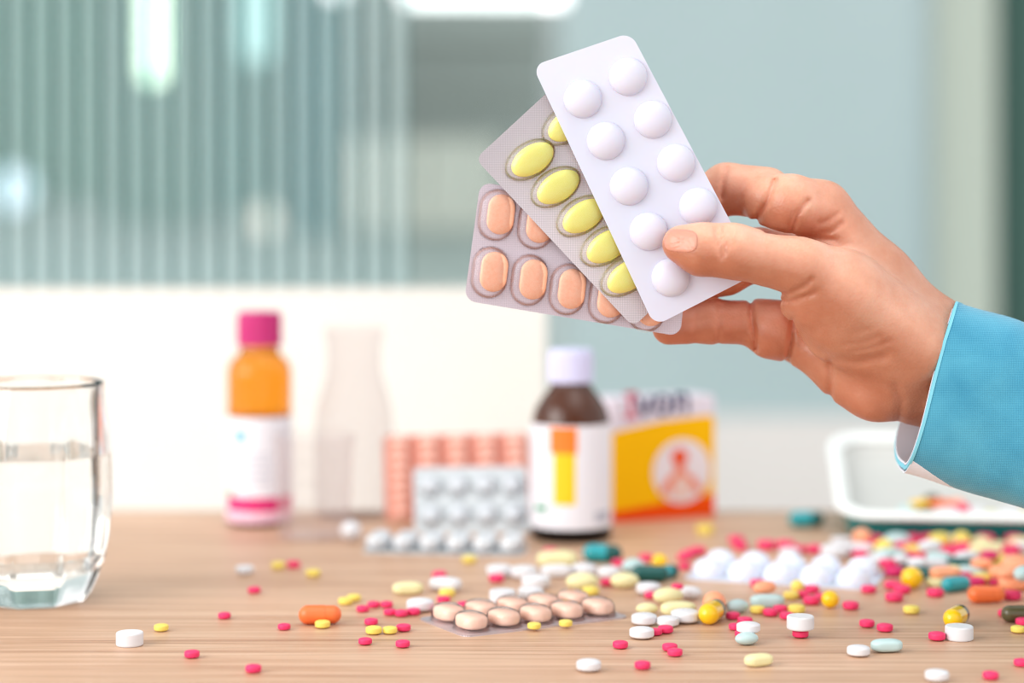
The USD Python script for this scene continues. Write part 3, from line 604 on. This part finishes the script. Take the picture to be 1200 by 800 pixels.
for i in range(4):
    obj('measure_mark', arc_shell((41.6 + i * 0.9) * k + 0.0001, Hq(610 - i * 24), Hq(608.5 - i * 24), -math.pi * 0.62, -math.pi * (0.5 if i % 2 else 0.44), 0.0002, 10), thin_clear, cp, 40)

# printed box
bx0, bx1 = ground(716, 613), ground(838, 605)
ex = unit((bx1 - bx0) * np.array([1, 1, 0])); wbox = np.linalg.norm(bx1 - bx0); kb = bx1[1] / F
M = frame(bx0, ex, np.array([-ex[1], ex[0], 0]), np.array([0, 0, 1.0]))
bxp = thing('medicine_box', 'yellow and orange printed carton standing right of the brown bottle', 'box', mat4=M); block_rect(M, 0, wbox, 0, 0.022)
hb = 142 * kb
obj('carton', bx(0, wbox, 0, 0.022, 0, hb, 0.0006), plain('carton_white', (226, 218, 230), 0.45), bxp, 30)
pr = lambda poly, z: moved(extrude(poly, 0.0002), Rx(math.pi / 2) @ T(0, 0, z))
U = wbox / 122.0
yl = Polygon([(1 * U, 8 * U), (121 * U, 8 * U), (121 * U, 105 * U), (116 * U, 108 * U), (60 * U, 104 * U), (6 * U, 95 * U), (1 * U, 93 * U)])
obj('printed_panel', pr(yl, 0.00005), plain('carton_yellow', (252, 190, 0), 0.7, specular_ior_level=0.15), bxp, False)
og = Polygon([(1 * U, 1 * U), (121 * U, 1 * U), (121 * U, 24 * U), (70 * U, 19 * U), (1 * U, 12 * U)])
obj('printed_panel', pr(og, 0.0003), plain('carton_orange', (240, 80, 6), 0.7, specular_ior_level=0.15), bxp, False)
obj('printed_disc', pr(Point(82 * U, 50 * U).buffer(34 * U), 0.0005), plain('carton_disc', (236, 226, 232), 0.45), bxp, False)
obj('printed_figure', pr(Point(79 * U, 65 * U).buffer(9.5 * U), 0.0007), plain('figure_orange', (238, 84, 36), 0.5), bxp, False)
obj('printed_figure', pr(Polygon([(74 * U, 56 * U), (84 * U, 56 * U), (87 * U, 49 * U), (97 * U, 43 * U), (106 * U, 30 * U), (100 * U, 25 * U), (92 * U, 34 * U), (92 * U, 22 * U), (70 * U, 22 * U), (68 * U, 34 * U), (61 * U, 25 * U), (55 * U, 30 * U), (64 * U, 43 * U), (72 * U, 49 * U)]), 0.0007), plain('figure_rose', (238, 140, 112), 0.5), bxp, False)
obj('printed_figure', pr(Polygon([(70 * U, 22 * U), (72 * U, 40 * U), (80 * U, 46 * U), (90 * U, 40 * U), (92 * U, 22 * U)]), 0.0009), plain('figure_pale', (238, 206, 196), 0.45), bxp, False)
def word(text, height, x, z, mat):
    m = meshkit.text_mesh(text, height, 0.0002, bold=True); return obj('printed_letter', moved(m, T(x, -0.0002, z) @ Rx(math.pi / 2)), mat, bxp, False)
navy = plain('navy_print', (52, 58, 104), 0.45)
word('I', 27 * U, 14 * U, 108 * U, plain('rose_print', (206, 70, 100), 0.45)); word('v', 27 * U, 27 * U, 110 * U, navy); word('o', 27 * U, 47 * U, 111 * U, navy); word('n', 27 * U, 70 * U, 112 * U, navy)

# blister packs on the table
def pack_sheet(w, h, r, t): return extrude(round_rect(w, h, r), t)
p0, p1, p2 = ground(545, 747), ground(739, 724), ground(487, 726)
ex = unit(p1 - p0); M = frame(p0, ex, np.array([-ex[1], ex[0], 0]), np.array([0, 0, 1.0])); L = np.linalg.norm(p1 - p0); Wd = 0.037
pk0 = thing('blister_pack', 'peach caplet pack lying flat on the table, in front of the brown bottle', 'blister pack', mat4=M)
block_rect(M, 0, L, 0, Wd)
obj('foil_sheet', pack_sheet(L, Wd, 0.004, 0.0005), foil_silver, pk0, 30)
for r in range(2):
    for c in range(5):
        cx_, cy_ = L * (0.115 + 0.1925 * c), Wd * (0.27 + 0.46 * r)
        k_ = obj('pocket', moved(dome_surface(0.0075, 0.0054, 0.0062, 'stadium', p=3.4, flange=0.05), T(cx_, cy_, 0.0005) @ Rz(math.pi / 2)), pocket_clear, pk0, 50)
        obj('caplet', moved(lens_solid(0.0066, 0.0047, 0.0052, 'stadium', p=2.8, wall=0.0014), T(cx_, cy_, 0.0007) @ Rz(math.pi / 2)), speckled('pale_peach_pill', (255, 208, 184), (255, 218, 198), 900.0, 0.5) if 'pale_peach_pill' not in mats else mats['pale_peach_pill'], k_, 50)

f0, f1 = ground(830, 667, 0.003), ground(1000, 677, 0.003)
ex = unit((f1 - f0)); Lp = np.linalg.norm(f1 - f0) / 4; ey = np.array([-ex[1], ex[0], 0]); M = frame(f0 * np.array([1, 1, 0]) - ex * 0.0085 - ey * 0.0085, ex, ey, np.array([0, 0, 1.0]))
pk1 = thing('blister_pack', 'opaque white ten-dome pack lying flat beside the heap of pills', 'blister pack', mat4=M)
Lw, Ww = Lp * 4 + 0.017, 0.040; block_rect(M, 0, Lw, 0, Ww)
pvc2 = plain('white_pack_plastic', (228, 232, 246), 0.3, subsurface_weight=0.15, subsurface_scale=0.002)
obj('sheet', pack_sheet(Lw, Ww, 0.004, 0.0006), pvc2, pk1, 30)
for r in range(2):
    for c in range(5):
        obj('tablet_pocket', moved(dome_surface(0.0068, 0.0068, 0.0072, p=2.2, flange=0.05, n=40), T(0.0085 + c * Lp, 0.0085 + r * 0.0215, 0.0006)), pvc2, pk1, 50)

# peach bubble sheet standing behind, leaning back
s0_, s1_ = ground(452, 611), ground(624, 606)
ex = unit(s1_ - s0_); ln = math.radians(14); n_ = np.array([ex[1], -ex[0], 0]); up = np.array([0, 0, 1.0]) * math.cos(ln) - n_ * math.sin(ln)
M = frame(s0_ + np.array([0, 0, 0.0002]), ex, up, np.cross(ex, up)); Ls = np.linalg.norm(s1_ - s0_); Hs = 0.0405
pk2 = thing('blister_pack', 'salmon coloured pack of many tablets standing upright between clear bottle and brown bottle', 'blister pack', mat4=M)
block_rect(frame(s0_, ex, np.array([-ex[1], ex[0], 0]), up), 0, Ls, 0, 0.012)
sal = plain('salmon_plastic', (222, 146, 128), 0.35); sal2 = plain('salmon_pocket', (252, 194, 176), 0.2, coat_weight=0.5)
obj('sheet', pack_sheet(Ls, Hs, 0.003, 0.0006), sal, pk2, 30)
for c in range(5):
    for r in range(8):
        obj('tablet_pocket', moved(dome_surface(0.0048, 0.0026, 0.0042, 'stadium', p=2.6, n=28, rings=6), T(0.0072 + c * (Ls - 0.0144) / 4, 0.0032 + r * 0.0049, 0.0006)), sal2, pk2, 50)
# translucent silver pack leaning in front of it, and one lying flat at its foot
s0_, s1_ = ground(486, 627), ground(622, 625)
ex = unit(s1_ - s0_); ln = math.radians(32); n_ = np.array([ex[1], -ex[0], 0]); up = np.array([0, 0, 1.0]) * math.cos(ln) - n_ * math.sin(ln)
M = frame(s0_ + np.array([0, 0, 0.0003]), ex, up, np.cross(ex, up)); Ls = np.linalg.norm(s1_ - s0_); Hs = 0.033
pk3 = thing('blister_pack', 'pale silver pack leaning against the salmon pack left of the brown bottle', 'blister pack', mat4=M)
pale_foil = plain('pale_foil', (206, 212, 215), 0.5, metallic=0.1); milk_pill = plain('milk_white_pill', (228, 232, 236), 0.3)
obj('sheet', pack_sheet(Ls, Hs, 0.003, 0.0006), pale_foil, pk3, 30)
for c in range(4):
    for r in range(2):
        x_, y_ = 0.0075 + c * (Ls - 0.015) / 3, 0.009 + r * 0.0145
        k_ = obj('pocket', moved(dome_surface(0.0055, 0.0055, 0.0036, p=2.6, n=32, rings=7), T(x_, y_, 0.0006)), pocket_clear, pk3, 50)
        obj('tablet', moved(lens_solid(0.0042, 0.0042, 0.0030, p=2.4, wall=0.001, n=28), T(x_, y_, 0.0008)), milk_pill, k_, 50)
s0_, s1_ = ground(424, 648), ground(612, 652)
ex = unit(s1_ - s0_); M = frame(s0_, ex, np.array([-ex[1], ex[0], 0]), np.array([0, 0, 1.0])); Ls = np.linalg.norm(s1_ - s0_)
pk4 = thing('blister_pack', 'clear pack of white round tablets lying flat in front of the leaning silver pack', 'blister pack', mat4=M)
block_rect(M, 0, Ls, 0, 0.022)
obj('sheet', pack_sheet(Ls, 0.024, 0.003, 0.0005), pale_foil, pk4, 30)
for c in range(6):
    for r in range(2):
        x_, y_ = Ls * (0.075 + 0.168 * c), 0.0066 + r * 0.0112
        k_ = obj('pocket', moved(dome_surface(0.0052, 0.0052, 0.0072, p=2.5, n=32, rings=8), T(x_, y_, 0.0005)), pocket_clear, pk4, 50)
        obj('tablet', moved(lens_solid(0.0046, 0.0046, 0.0064, p=2.4, wall=0.002, n=28), T(x_, y_, 0.0007)), milk_pill, k_, 50)

# tray
t0 = ground(984, 604, 0.0108); TL_ = 0.100; tilt = math.radians(15.0); yaw = -math.radians(6.0)
Mt = T(*t0) @ Rz(yaw) @ Rx(tilt)
tray = thing('pill_tray', 'white plastic tray on a teal base holding pills, below the sleeve', 'tray', mat4=Mt)
TWd, dp, cr = 0.155, 0.0082, 0.012
def rr(x0, x1, y0, y1, r): return sbox(x0 + r, y0 + r, x1 - r, y1 - r).buffer(r, 8)
def loft(polys, closed_top=False):
    n = 96; rows = []
    for p, z in polys:
        e = p.exterior; pts = np.array([e.interpolate(i / n, True).coords[0] for i in range(n)]); c = pts.mean(0)
        s = np.argmin(np.arctan2(pts[:, 1] - c[1], pts[:, 0] - c[0]) % (2 * math.pi)); pts = np.roll(pts, -s, 0)
        if not e.is_ccw: pts = np.roll(pts[::-1], 1, 0)
        rows.append(np.column_stack([pts, np.full(n, z)]))
    v = np.vstack(rows + [[[*rows[0][:, :2].mean(0), polys[0][1]]], [[*rows[-1][:, :2].mean(0), polys[-1][1]]]]); f = []; m = len(rows)
    for i in range(m - 1):
        for j in range(n):
            j2 = (j + 1) % n; q0, q1, q2, q3 = i * n + j, i * n + j2, (i + 1) * n + j2, (i + 1) * n + j; f += [(q0, q1, q2), (q0, q2, q3)]
    for j in range(n): j2 = (j + 1) % n; f += [(m * n, j2, j), (m * n + 1, (m - 1) * n + j, (m - 1) * n + j2)]
    ms = trimesh.Trimesh(v, f, process=False)
    if ms.volume < 0: ms.invert()
    return ms
def ring_loft(polys):
    m = loft(polys); n = 96; k_ = len(polys); f = [t for t in m.faces.tolist() if max(t) < k_ * n]
    for j in range(n): j2 = (j + 1) % n; a_, b_ = (k_ - 1) * n, 0; f += [(a_ + j, a_ + j2, b_ + j2), (a_ + j, b_ + j2, b_ + j)]
    r = trimesh.Trimesh(m.vertices[:k_ * n], f, process=False); trimesh.repair.fix_normals(r); return r
obj('tray_body', loft([(rr(.006, TWd - .006, .006, TL_ - .006, cr), -dp - .001), (rr(0.002, TWd - .002, 0.002, TL_ - .002, cr + .002), -.003), (rr(.0026, TWd - .0026, .0026, TL_ - .0026, cr + .002), -.0016),
    (rr(.005, TWd - .005, .005, TL_ - .005, cr), -.0016), (rr(.0056, TWd - .0056, .0056, TL_ - .0056, cr), -.004), (rr(.009, TWd - .009, .009, TL_ - .009, cr), -dp + .001)]), plain('tray_inside_shaded', (206, 206, 202), 0.3), tray, 40)  # white plastic greyed: shade inside the tray is put into its colour
obj('rim', ring_loft([(rr(-.001, TWd + .001, -.001, TL_ + .001, cr + .004), -.0016), (rr(-.0016, TWd + .0016, -.0016, TL_ + .0016, cr + .004), -.0004), (rr(-.0005, TWd + .0005, -.0005, TL_ + .0005, cr + .004), .0012), (rr(.002, TWd - .002, .002, TL_ - .002, cr + .003), .0016),
    (rr(.0045, TWd - .0045, .0045, TL_ - .0045, cr + .001), .0008), (rr(.0056, TWd - .0056, .0056, TL_ - .0056, cr), -.0014)]), plain('tray_white', (244, 248, 246), 0.3), tray, 40, label='glossy white rolled rim')
# teal wedge base: from under the tray down to the table
Mi = np.linalg.inv(Mt); foot = []
for p in np.array(rr(.0012, TWd - .0012, .0012, TL_ - .0012, cr + .002).exterior.coords): foot.append([p[0], p[1], -.0022])
for p in np.array(rr(.006, TWd - .006, .006, TL_ - .006, cr).exterior.coords):
    wpt = Mt @ np.array([p[0], p[1], -dp, 1.0]); foot.append((Mi @ np.array([wpt[0], wpt[1], 0.0003, 1]))[:3])
base_hull = trimesh.convex.convex_hull(np.array(foot)); core = moved(loft([(rr(.0045, TWd - .0045, .0045, TL_ - .0045, cr), -dp - .0012), (rr(0.0019, TWd - .0019, 0.0019, TL_ - .0019, cr + .002), .01)]), np.eye(4))
base_hull = trimesh.boolean.difference([base_hull, core], engine='manifold')
obj('base', base_hull, plain('teal_plastic', (24, 132, 136), 0.4), tray, 30, label='teal wedge base')
tb = np.array([t0[0], t0[1]])
Mg = T(t0[0], t0[1], 0) @ Rz(yaw); block_rect(Mg, 0.002, TWd, 0.003, TL_ * 0.95)

# ---------------------------------------------------------------- loose pills
C = dict(pink=(238, 52, 108), yellow=(242, 218, 104), white=(226, 226, 230), pale_blue=(190, 216, 216), cream=(236, 229, 176), peach=(255, 170, 128), gold=(250, 200, 10), teal=(26, 160, 170), dark_green=(12, 84, 80), orange=(244, 118, 60), olive=(92, 84, 56), grey=(120, 124, 110), magenta=(220, 40, 110))
pm = {n: plain('pill_' + n, c, {'gold': 0.2, 'teal': 0.25, 'dark_green': 0.25, 'olive': 0.2, 'orange': 0.35}.get(n, 0.45), **({'coat_weight': 0.3} if n in ('gold', 'teal', 'pale_blue') else {})) for n, c in C.items()}
# kinds: name, default length/width/height in mm, words
KIND = {'s': ('small_tablet', 5.4, 5.4, 2.7, 'small {} round tablet', 'tablet'), 'f': ('flat_tablet', 9.4, 9.4, 4.6, 'thick flat {} tablet', 'tablet'), 'r': ('round_tablet', 8.4, 8.4, 3.9, '{} domed tablet', 'tablet'),
        'c': ('caplet', 13.0, 6.8, 5.2, '{} caplet', 'pill'), 'o': ('oval_tablet', 10.4, 7.0, 5.4, 'plump {} oval pill', 'pill'), 'b': ('softgel_bead', 6.6, 6.4, 6.4, 'glossy {} bead', 'pill'),
        'k': ('capsule', 15.0, 6.7, 6.7, '{} capsule', 'capsule')}
WORD = {'gold': 'golden yellow', 'pale_blue': 'pale blue', 'cream': 'cream yellow', 'dark_green': 'dark green'}
Z = {  # where a loose pill lies
 'A': 'on bare wood right of the water glass', 'B': 'near left end of flat peach pack', 'C': 'behind the flat peach pack', 'D': 'between flat peach pack and table front edge',
 'E': 'near right end of flat peach pack', 'G': 'behind the flat white pack', 'H': 'in front of the flat white pack', 'I': 'in the heap below the tray',
 'J': 'on bare wood in front of the heap', 'K': 'inside the white tray', 'L': 'alone on the far wood near the packages'}
# px, py, width px (None = usual), kind, colour, yaw degrees, zone, (lift mm), (second colour); white bead of zone L is added as a bright highlight
P = '''A 152 748 32 f white 0|A 189 735 17 s yellow 20|A 225 766 18 s pink 0|A 297 783 19 s pink 10|A 263 721 15 s pink 0|A 333 734 15 s pink 0|A 298 691 15 s pink 0|A 287 667 21 r white 0|A 326 662 16 s yellow 0|A 344 661 16 s pink 0|A 367 671 17 s yellow 0|A 375 720 50 k orange 4|A 378 731 18 s yellow 0|A 405 704 17 s yellow 0|A 415 700 16 s yellow 0
B 425 713 15 s pink 0|B 438 708 15 s pink 0|B 453 708 15 s pink 0|B 458 717 15 s pink 0|B 470 718 16 s pink 0|B 485 716 16 s pink 0|B 435 728 16 s pink 0|B 438 738 19 s yellow 0|B 457 738 17 s yellow 0|B 473 735 17 s pink 0|B 428 751 16 s pink 0|B 472 754 17 s pink 0
C 478 689 36 c cream 10|C 515 673 17 s pink 0|C 522 684 38 c white -20|C 524 694 19 s yellow 0|C 498 709 32 r white 0|C 520 702 16 s pink 0|C 508 713 16 s pink 0|C 544 709 18 s pink 0|C 550 655 17 s yellow 0|C 585 668 30 r white 0|C 582 677 18 s pink 0|C 614 670 32 r white 0|C 628 681 34 r white 0|C 589 699 31 f white 0|C 622 694 30 r white 0|C 653 655 48 c cream 3|C 645 646 16 s pink 0|C 652 669 38 c white 8|C 684 667 30 r white 0|C 682 681 38 o cream 10|C 692 692 20 s yellow 0|C 706 648 46 k teal -8 0 dark_green|C 714 670 28 r white 0|C 725 659 16 s pink 0|C 742 663 28 o pale_blue 50|C 732 680 34 o cream 15|C 712 682 17 s pink 0
G 773 658 19 b gold 0|G 757 653 17 s pink 0|G 802 652 17 s pink 0|G 818 645 19 s pink 0|G 808 648 17 s pink 0|G 863 632 19 s pink 0|G 868 640 17 s pink 0|G 899 638 22 s pink 0|G 920 638 22 s pink 0|G 937 643 18 s pink 0|G 954 643 20 s pink 0|G 925 647 24 r white 0|G 986 636 24 f white 0|G 808 664 15 s pink 0
L 826 620 20 f yellow 0|L 405 621 24 b white 0|L 945 608 42 k teal 5 0 dark_green
E 762 672 44 k dark_green -4 0 dark_green|E 790 670 30 k teal 35 0 dark_green|E 760 689 29 r white 0|E 763 697 16 s pink 0|E 783 698 36 o cream 15|E 794 687 14 s pink 0 5|E 808 694 28 o white -20|E 795 713 42 c cream 5|E 757 725 30 r white 0|E 783 727 26 r white 0|E 808 722 34 r white 0|E 758 713 26 o cream 10|E 752 741 29 r white 0|E 768 740 16 s pink 0|E 780 737 18 s pink 0|E 785 758 18 s pink 0|E 791 764 18 s pink 0|E 828 716 30 k gold 70 0 grey|E 838 706 27 b peach 0|E 863 710 28 o pale_blue 30|E 858 721 17 s pink 0
D 727 755 18 s pink 0|D 753 779 19 s pink 0|D 690 779 29 r white 0|D 889 773 34 c cream 25
H 896 688 28 o peach 20 4|H 899 704 40 c pale_blue 0|H 888 714 18 s yellow 0|H 888 683 18 s pink 0|H 903 717 18 s pink 0|H 915 713 17 s pink 0|H 922 721 17 s pink 0|H 933 713 20 s yellow 0|H 935 687 16 b yellow 0|H 928 697 18 s yellow 0|H 951 690 18 s pink 0|H 940 696 16 s pink 0|H 951 703 20 s pink 0|H 962 699 16 s pink 0|H 973 702 21 b gold 0|H 997 709 19 s pink 0|H 1018 690 18 s pink 0|H 873 727 18 s pink 0|H 862 734 16 s pink 0|H 868 742 14 s pink 0|H 877 735 28 r white 0 3|H 875 748 28 o pale_blue 15
J 938 729 32 f white 0 3|J 938 742 19 s pink 0|J 1016 730 18 s pink 0|J 1037 735 19 s pink 0|J 1006 762 27 r white 0|J 1039 756 38 c pale_blue 8|J 1068 714 19 s yellow 0|J 1121 722 32 k gold 62 0 olive|J 1098 745 20 s pink 0|J 1124 741 33 f white 0|J 1195 719 44 k olive 5 0 olive|J 1178 718 17 s pink 0|J 1199 728 18 s pink 0|J 1193 737 17 s yellow 0|J 1197 776 18 s pink 0|J 1161 791 19 s pink 0|J 1098 791 28 r white 0
I 1010 630 20 b peach 0|I 1033 642 20 b yellow 0|I 1051 633 30 o pale_blue 20|I 1045 650 34 c pale_blue 20|I 1078 630 20 s pink 0|I 1090 628 18 s pink 0|I 1103 632 26 o yellow 40|I 1116 633 26 c white -5|I 1134 632 18 b yellow 0|I 1150 629 24 s pink 0|I 1165 628 22 s pink 0|I 1072 645 24 o yellow 0|I 1086 643 24 o white 10|I 1108 644 20 s pink 0|I 1122 647 22 s pink 0|I 1080 653 20 s pink 0|I 1152 644 36 c cream 10|I 1166 655 24 o yellow 20|I 1145 656 22 s pink 0|I 1184 643 20 s pink 0|I 1197 640 20 r white 0|I 1197 656 22 r pale_blue 0 4|I 1048 669 24 s magenta 0|I 1065 677 23 b gold 0|I 1068 663 26 k teal 10 0 dark_green|I 1084 672 30 k dark_green -25 0 dark_green|I 1092 661 32 c white 10|I 1110 659 26 o pale_blue 0|I 1128 661 30 k dark_green -20 0 dark_green|I 1137 670 30 c pale_blue -30|I 1097 682 22 r cream 0|I 1107 671 32 c peach 5 3|I 1120 684 32 k teal 30 0 teal|I 1153 667 23 r cream 0|I 1158 678 20 s yellow 0|I 1166 682 12 s magenta 0|I 1175 671 36 c peach 40|I 1190 663 38 c peach 70 4|I 1190 681 40 c peach 5|I 1156 696 40 k orange 5|I 1186 697 20 s pink 0|I 1050 685 18 s pink 0|I 1057 690 18 s pink 0|I 1048 699 19 s pink 0|I 1096 694 18 s pink 0|I 1030 655 26 r white 0|I 984 645 30 r white 0|I 1003 645 30 c white -30|I 1020 640 18 s pink 0|I 1062 650 18 s pink 0|I 1136 645 18 s pink 0|I 1172 640 20 r cream 0|I 1010 648 18 s pink 0
I 1060 640 20 s pink 0|I 1128 640 20 s pink 0|I 1142 635 22 o cream 10|I 1180 652 22 s pink 0|I 1040 660 18 s pink 0 3|I 1076 659 22 r white 0 4|I 1100 652 26 c pale_blue -10 3|I 1116 668 20 o cream 30 3|I 1130 676 18 s pink 0|I 1144 681 20 s magenta 0|I 1160 650 18 s magenta 0 4|I 1056 656 20 o white 30 3|I 1175 682 18 s pink 0|I 1090 640 26 o white 20 4|I 1192 630 24 c cream 15|I 1025 632 18 s pink 0|I 1064 626 16 s pink 0|I 1182 672 24 o peach 20 6|I 1200 672 24 o pale_blue 60 7|I 1112 676 20 s pink 0|I 1150 660 22 o peach -20 4|I 1133 652 26 c white 25 3
D 626 733 16 s yellow 0 0.6|D 663 730 16 s yellow 0 0.6'''
def pill_mesh(kind, l, w, h):
    if kind == 's': return lens_solid(l / 2, w / 2, h, p=2.3, wall=h * 0.42, n=32, rings=6)
    if kind == 'f':
        r = l / 2; return lathe([(0, 0), (r * 0.92, 0), (r * 0.985, h * 0.06), (r, h * 0.14), (r, h * 0.86), (r * 0.985, h * 0.94), (r * 0.92, h), (0, h)], 40)
    if kind == 'r': return lens_solid(l / 2, w / 2, h, p=2.05, wall=h * 0.42, n=36, rings=7)
    if kind == 'c': return lens_solid(l / 2, w / 2, h, 'stadium', p=2.4, wall=h * 0.2, n=40, rings=8)
    return lens_solid(l / 2, w / 2, h, p=2.05, n=32, rings=10)
def half_capsule(r, x0, x1):
    """Tube along x, open end at x0, round end at x1."""
    t = np.linspace(0, math.pi / 2, 9); s = 1 if x1 > x0 else -1; xe = x1 - s * r
    prof = [(0, x0), (r * 0.96, x0), (r, x0 + s * r * 0.06)] + [(r * math.cos(a), xe + s * r * math.sin(a)) for a in t]
    if s < 0: prof = prof[::-1]
    m = lathe(prof, 28); m.apply_transform(Ry(math.pi / 2)); 
    if m.volume < 0: m.invert()
    return m
pills = []
for line in P.split('\n'):
    for it in line.split('|'):
        a = it.split(); d = dict(zone=a[0], px=float(a[1]), py=float(a[2]), wp=float(a[3]), kind=a[4], col=a[5], yaw=math.radians(float(a[6])), lift=float(a[7]) / 1000 if len(a) > 7 else 0.0, col2=a[8] if len(a) > 8 else a[5])
        nm, l, w, h, _, _ = KIND[d['kind']]
        h0 = h / 1000; y = F * (CAM_H - d['lift'] - h0 / 2) / (d['py'] - HY); k_ = d['wp'] / F * y
        foreshort = math.hypot(math.cos(d['yaw']), math.sin(d['yaw']) * w / l)
        sc = k_ / (l / 1000) / foreshort * (1.12 if d['zone'] == 'I' else 1.0); sc = min(max(sc, 0.7), 1.55); d['dims'] = np.array([l, w, h]) / 1000 * sc
        hh = d['dims'][2]; y = F * (CAM_H - d['lift'] - hh / 2) / (d['py'] - HY); d['pos'] = np.array([(d['px'] - CX) / F * y, y]); pills.append(d)
for d in pills:                                                     # footprint of each pill as a few circles
    l, w, h = d['dims']; r = w / 2 * (1.02 if d['kind'] in 'sfrb' else 0.96); n = 1 if l < w * 1.15 else 3
    d['r'] = r; d['offs'] = [np.array([math.cos(d['yaw']), math.sin(d['yaw'])]) * t * (l / 2 - r) for t in (np.linspace(-1, 1, n) if n > 1 else [0])]
ob = np.array(obstacles); low = [d for d in pills if d['lift'] == 0]
idx = np.concatenate([[i] * len(d['offs']) for i, d in enumerate(low)]); off = np.vstack([o for d in low for o in d['offs']]); rad = np.concatenate([[d['r']] * len(d['offs']) for d in low])
pos = np.array([d['pos'] for d in low]); home = pos.copy()
for it in range(260):
    c = pos[idx] + off; D = c[:, None] - c[None]; dist = np.hypot(D[..., 0], D[..., 1]) + 1e-9; gap = rad[:, None] + rad[None] - dist
    gap[idx[:, None] == idx[None]] = 0; gap = np.clip(gap, 0, None); push = (D / dist[..., None] * gap[..., None] * 0.28).sum(1)
    D2 = c[:, None] - ob[None, :, :2]; d2 = np.hypot(D2[..., 0], D2[..., 1]) + 1e-9; g2 = np.clip(rad[:, None] + ob[None, :, 2] - d2, 0, None)
    j = g2.argmax(1); push += D2[np.arange(len(c)), j] / d2[np.arange(len(c)), j][:, None] * g2.max(1)[:, None] * 0.9
    mv = np.zeros_like(pos); np.add.at(mv, idx, push); pos += np.clip(mv, -0.003, 0.003)
for d, p in zip(low, pos): d['pos'] = p
ORD = ['first', 'second', 'third', 'fourth', 'fifth', 'sixth', 'seventh', 'eighth', 'ninth', 'tenth', 'eleventh', 'twelfth', 'thirteenth', 'fourteenth', 'fifteenth', 'sixteenth', 'seventeenth', 'eighteenth', 'nineteenth', 'twentieth', 'twenty-first', 'twenty-second']
Z.update(I1='at heap back below the tray', I2='in mid heap below the tray', I3='at heap front below the tray')
for d in pills:
    if d['zone'] == 'I': d['zone'] = 'I1' if d['py'] < 641 else 'I2' if d['py'] < 664 else 'I3'
# pills in the tray, placed on its sloping floor
inT = [(1068, 583, 'o', 'pale_blue', 20), (1086, 578, 'c', 'gold', 30), (1097, 577, 'r', 'olive', 0), (1094, 589, 'o', 'olive', -30), (1104, 582, 'c', 'orange', 15), (1112, 590, 'c', 'white', 10), (1124, 581, 'r', 'peach', 0), (1135, 586, 'o', 'pink', 0), (1150, 588, 'r', 'white', 0), (1164, 590, 'r', 'cream', 0), (1178, 590, 'c', 'white', 25), (1192, 588, 's', 'yellow', 0), (1082, 592, 's', 'yellow', 0), (1126, 592, 's', 'orange', 0)]
fl = -dp + .0012
tn = Mt[:3, 2]; tp = (Mt @ np.array([0.02, 0.02, fl, 1]))[:3]; oT = np.array([0, 0, CAM_H])
tp_pills = []
for px, py, kd, col, yw in inT:
    nm, l, w, h, _, _ = KIND[kd]; dims = np.array([l, w, h]) / 1000 * 0.85
    ray = np.array([(px - CX) / F, 1, -(py + 14 - HY) / F]); t = ((tp + tn * dims[2] / 2 - oT) @ tn) / (ray @ tn); loc = (Mi @ np.append(oT + ray * t, 1))[:3]
    tp_pills.append(dict(zone='K', px=px, py=py, kind=kd, col=col, col2=col, yaw=math.radians(yw), dims=dims, lift=0, loc=loc[:2], r=w / 2000 * .85, offs=[]))
for it in range(120):
    for a in tp_pills:
        la = max(a['dims'][0] * 0.42, a['r'])
        a['loc'] = np.clip(a['loc'], (0.012 + la, 0.012 + la), (TWd - 0.02, TL_ - 0.02))
        for b in tp_pills:
            if a is b: continue
            dl = a['loc'] - b['loc']; ds = np.hypot(*dl) + 1e-9; g = la + max(b['dims'][0] * 0.42, b['r']) - ds
            if g > 0: a['loc'] = a['loc'] + dl / ds * g * 0.3
for d in tp_pills: d['M'] = Mt @ T(d['loc'][0], d['loc'][1], fl) @ Rz(d['yaw'])
allp = pills + tp_pills
def colour_words(d): return WORD.get(d['col'], d['col']) if d['col'] == d['col2'] else f"{WORD.get(d['col'], d['col'])} and {WORD.get(d['col2'], d['col2'])}"
sets = {}
for d in allp: d['desc'] = KIND[d['kind']][4].format(colour_words(d)); sets.setdefault((d['zone'], d['desc']), []).append(d)
for (z, desc), ds in sets.items():
    ds.sort(key=lambda d: (CX + F * d['pos'][0] / d['pos'][1]) if 'pos' in d else d['px'])
    for i, d in enumerate(ds):
        o = ORD[i] if i < len(ds) - 1 or len(ds) < 3 else 'last'
        d['label'] = f'{desc} {Z[z]}' if len(ds) == 1 else f'{o} {desc} from left {Z[z]}'
count = {}
for d in allp: count[d['desc']] = count.get(d['desc'], 0) + 1
shared = {}
for d in allp:
    nm = KIND[d['kind']][0]; cat = KIND[d['kind']][5]; l, w, h = d['dims']; M = d['M'] if 'M' in d else T(d['pos'][0], d['pos'][1], d['lift'] + 0.00005) @ Rz(d['yaw'])
    grp = (d['desc'] + 's scattered on the table') if count[d['desc']] > 1 else None
    t = thing(nm, d['label'], cat, mat4=M, group=grp)
    if d['kind'] == 'k':
        r = w / 2; b_ = moved(half_capsule(r * 0.95, l * 0.05, l / 2), T(0, 0, r)); c_ = moved(half_capsule(r, l * 0.12, -l / 2), T(0, 0, r))
        obj('body', b_, pm[d['col2']], t, 40); obj('cap', c_, pm[d['col']], t, 40)
    else:
        obj('pill_body', pill_mesh(d['kind'], l, w, h), pm[d['col']], t, 40)
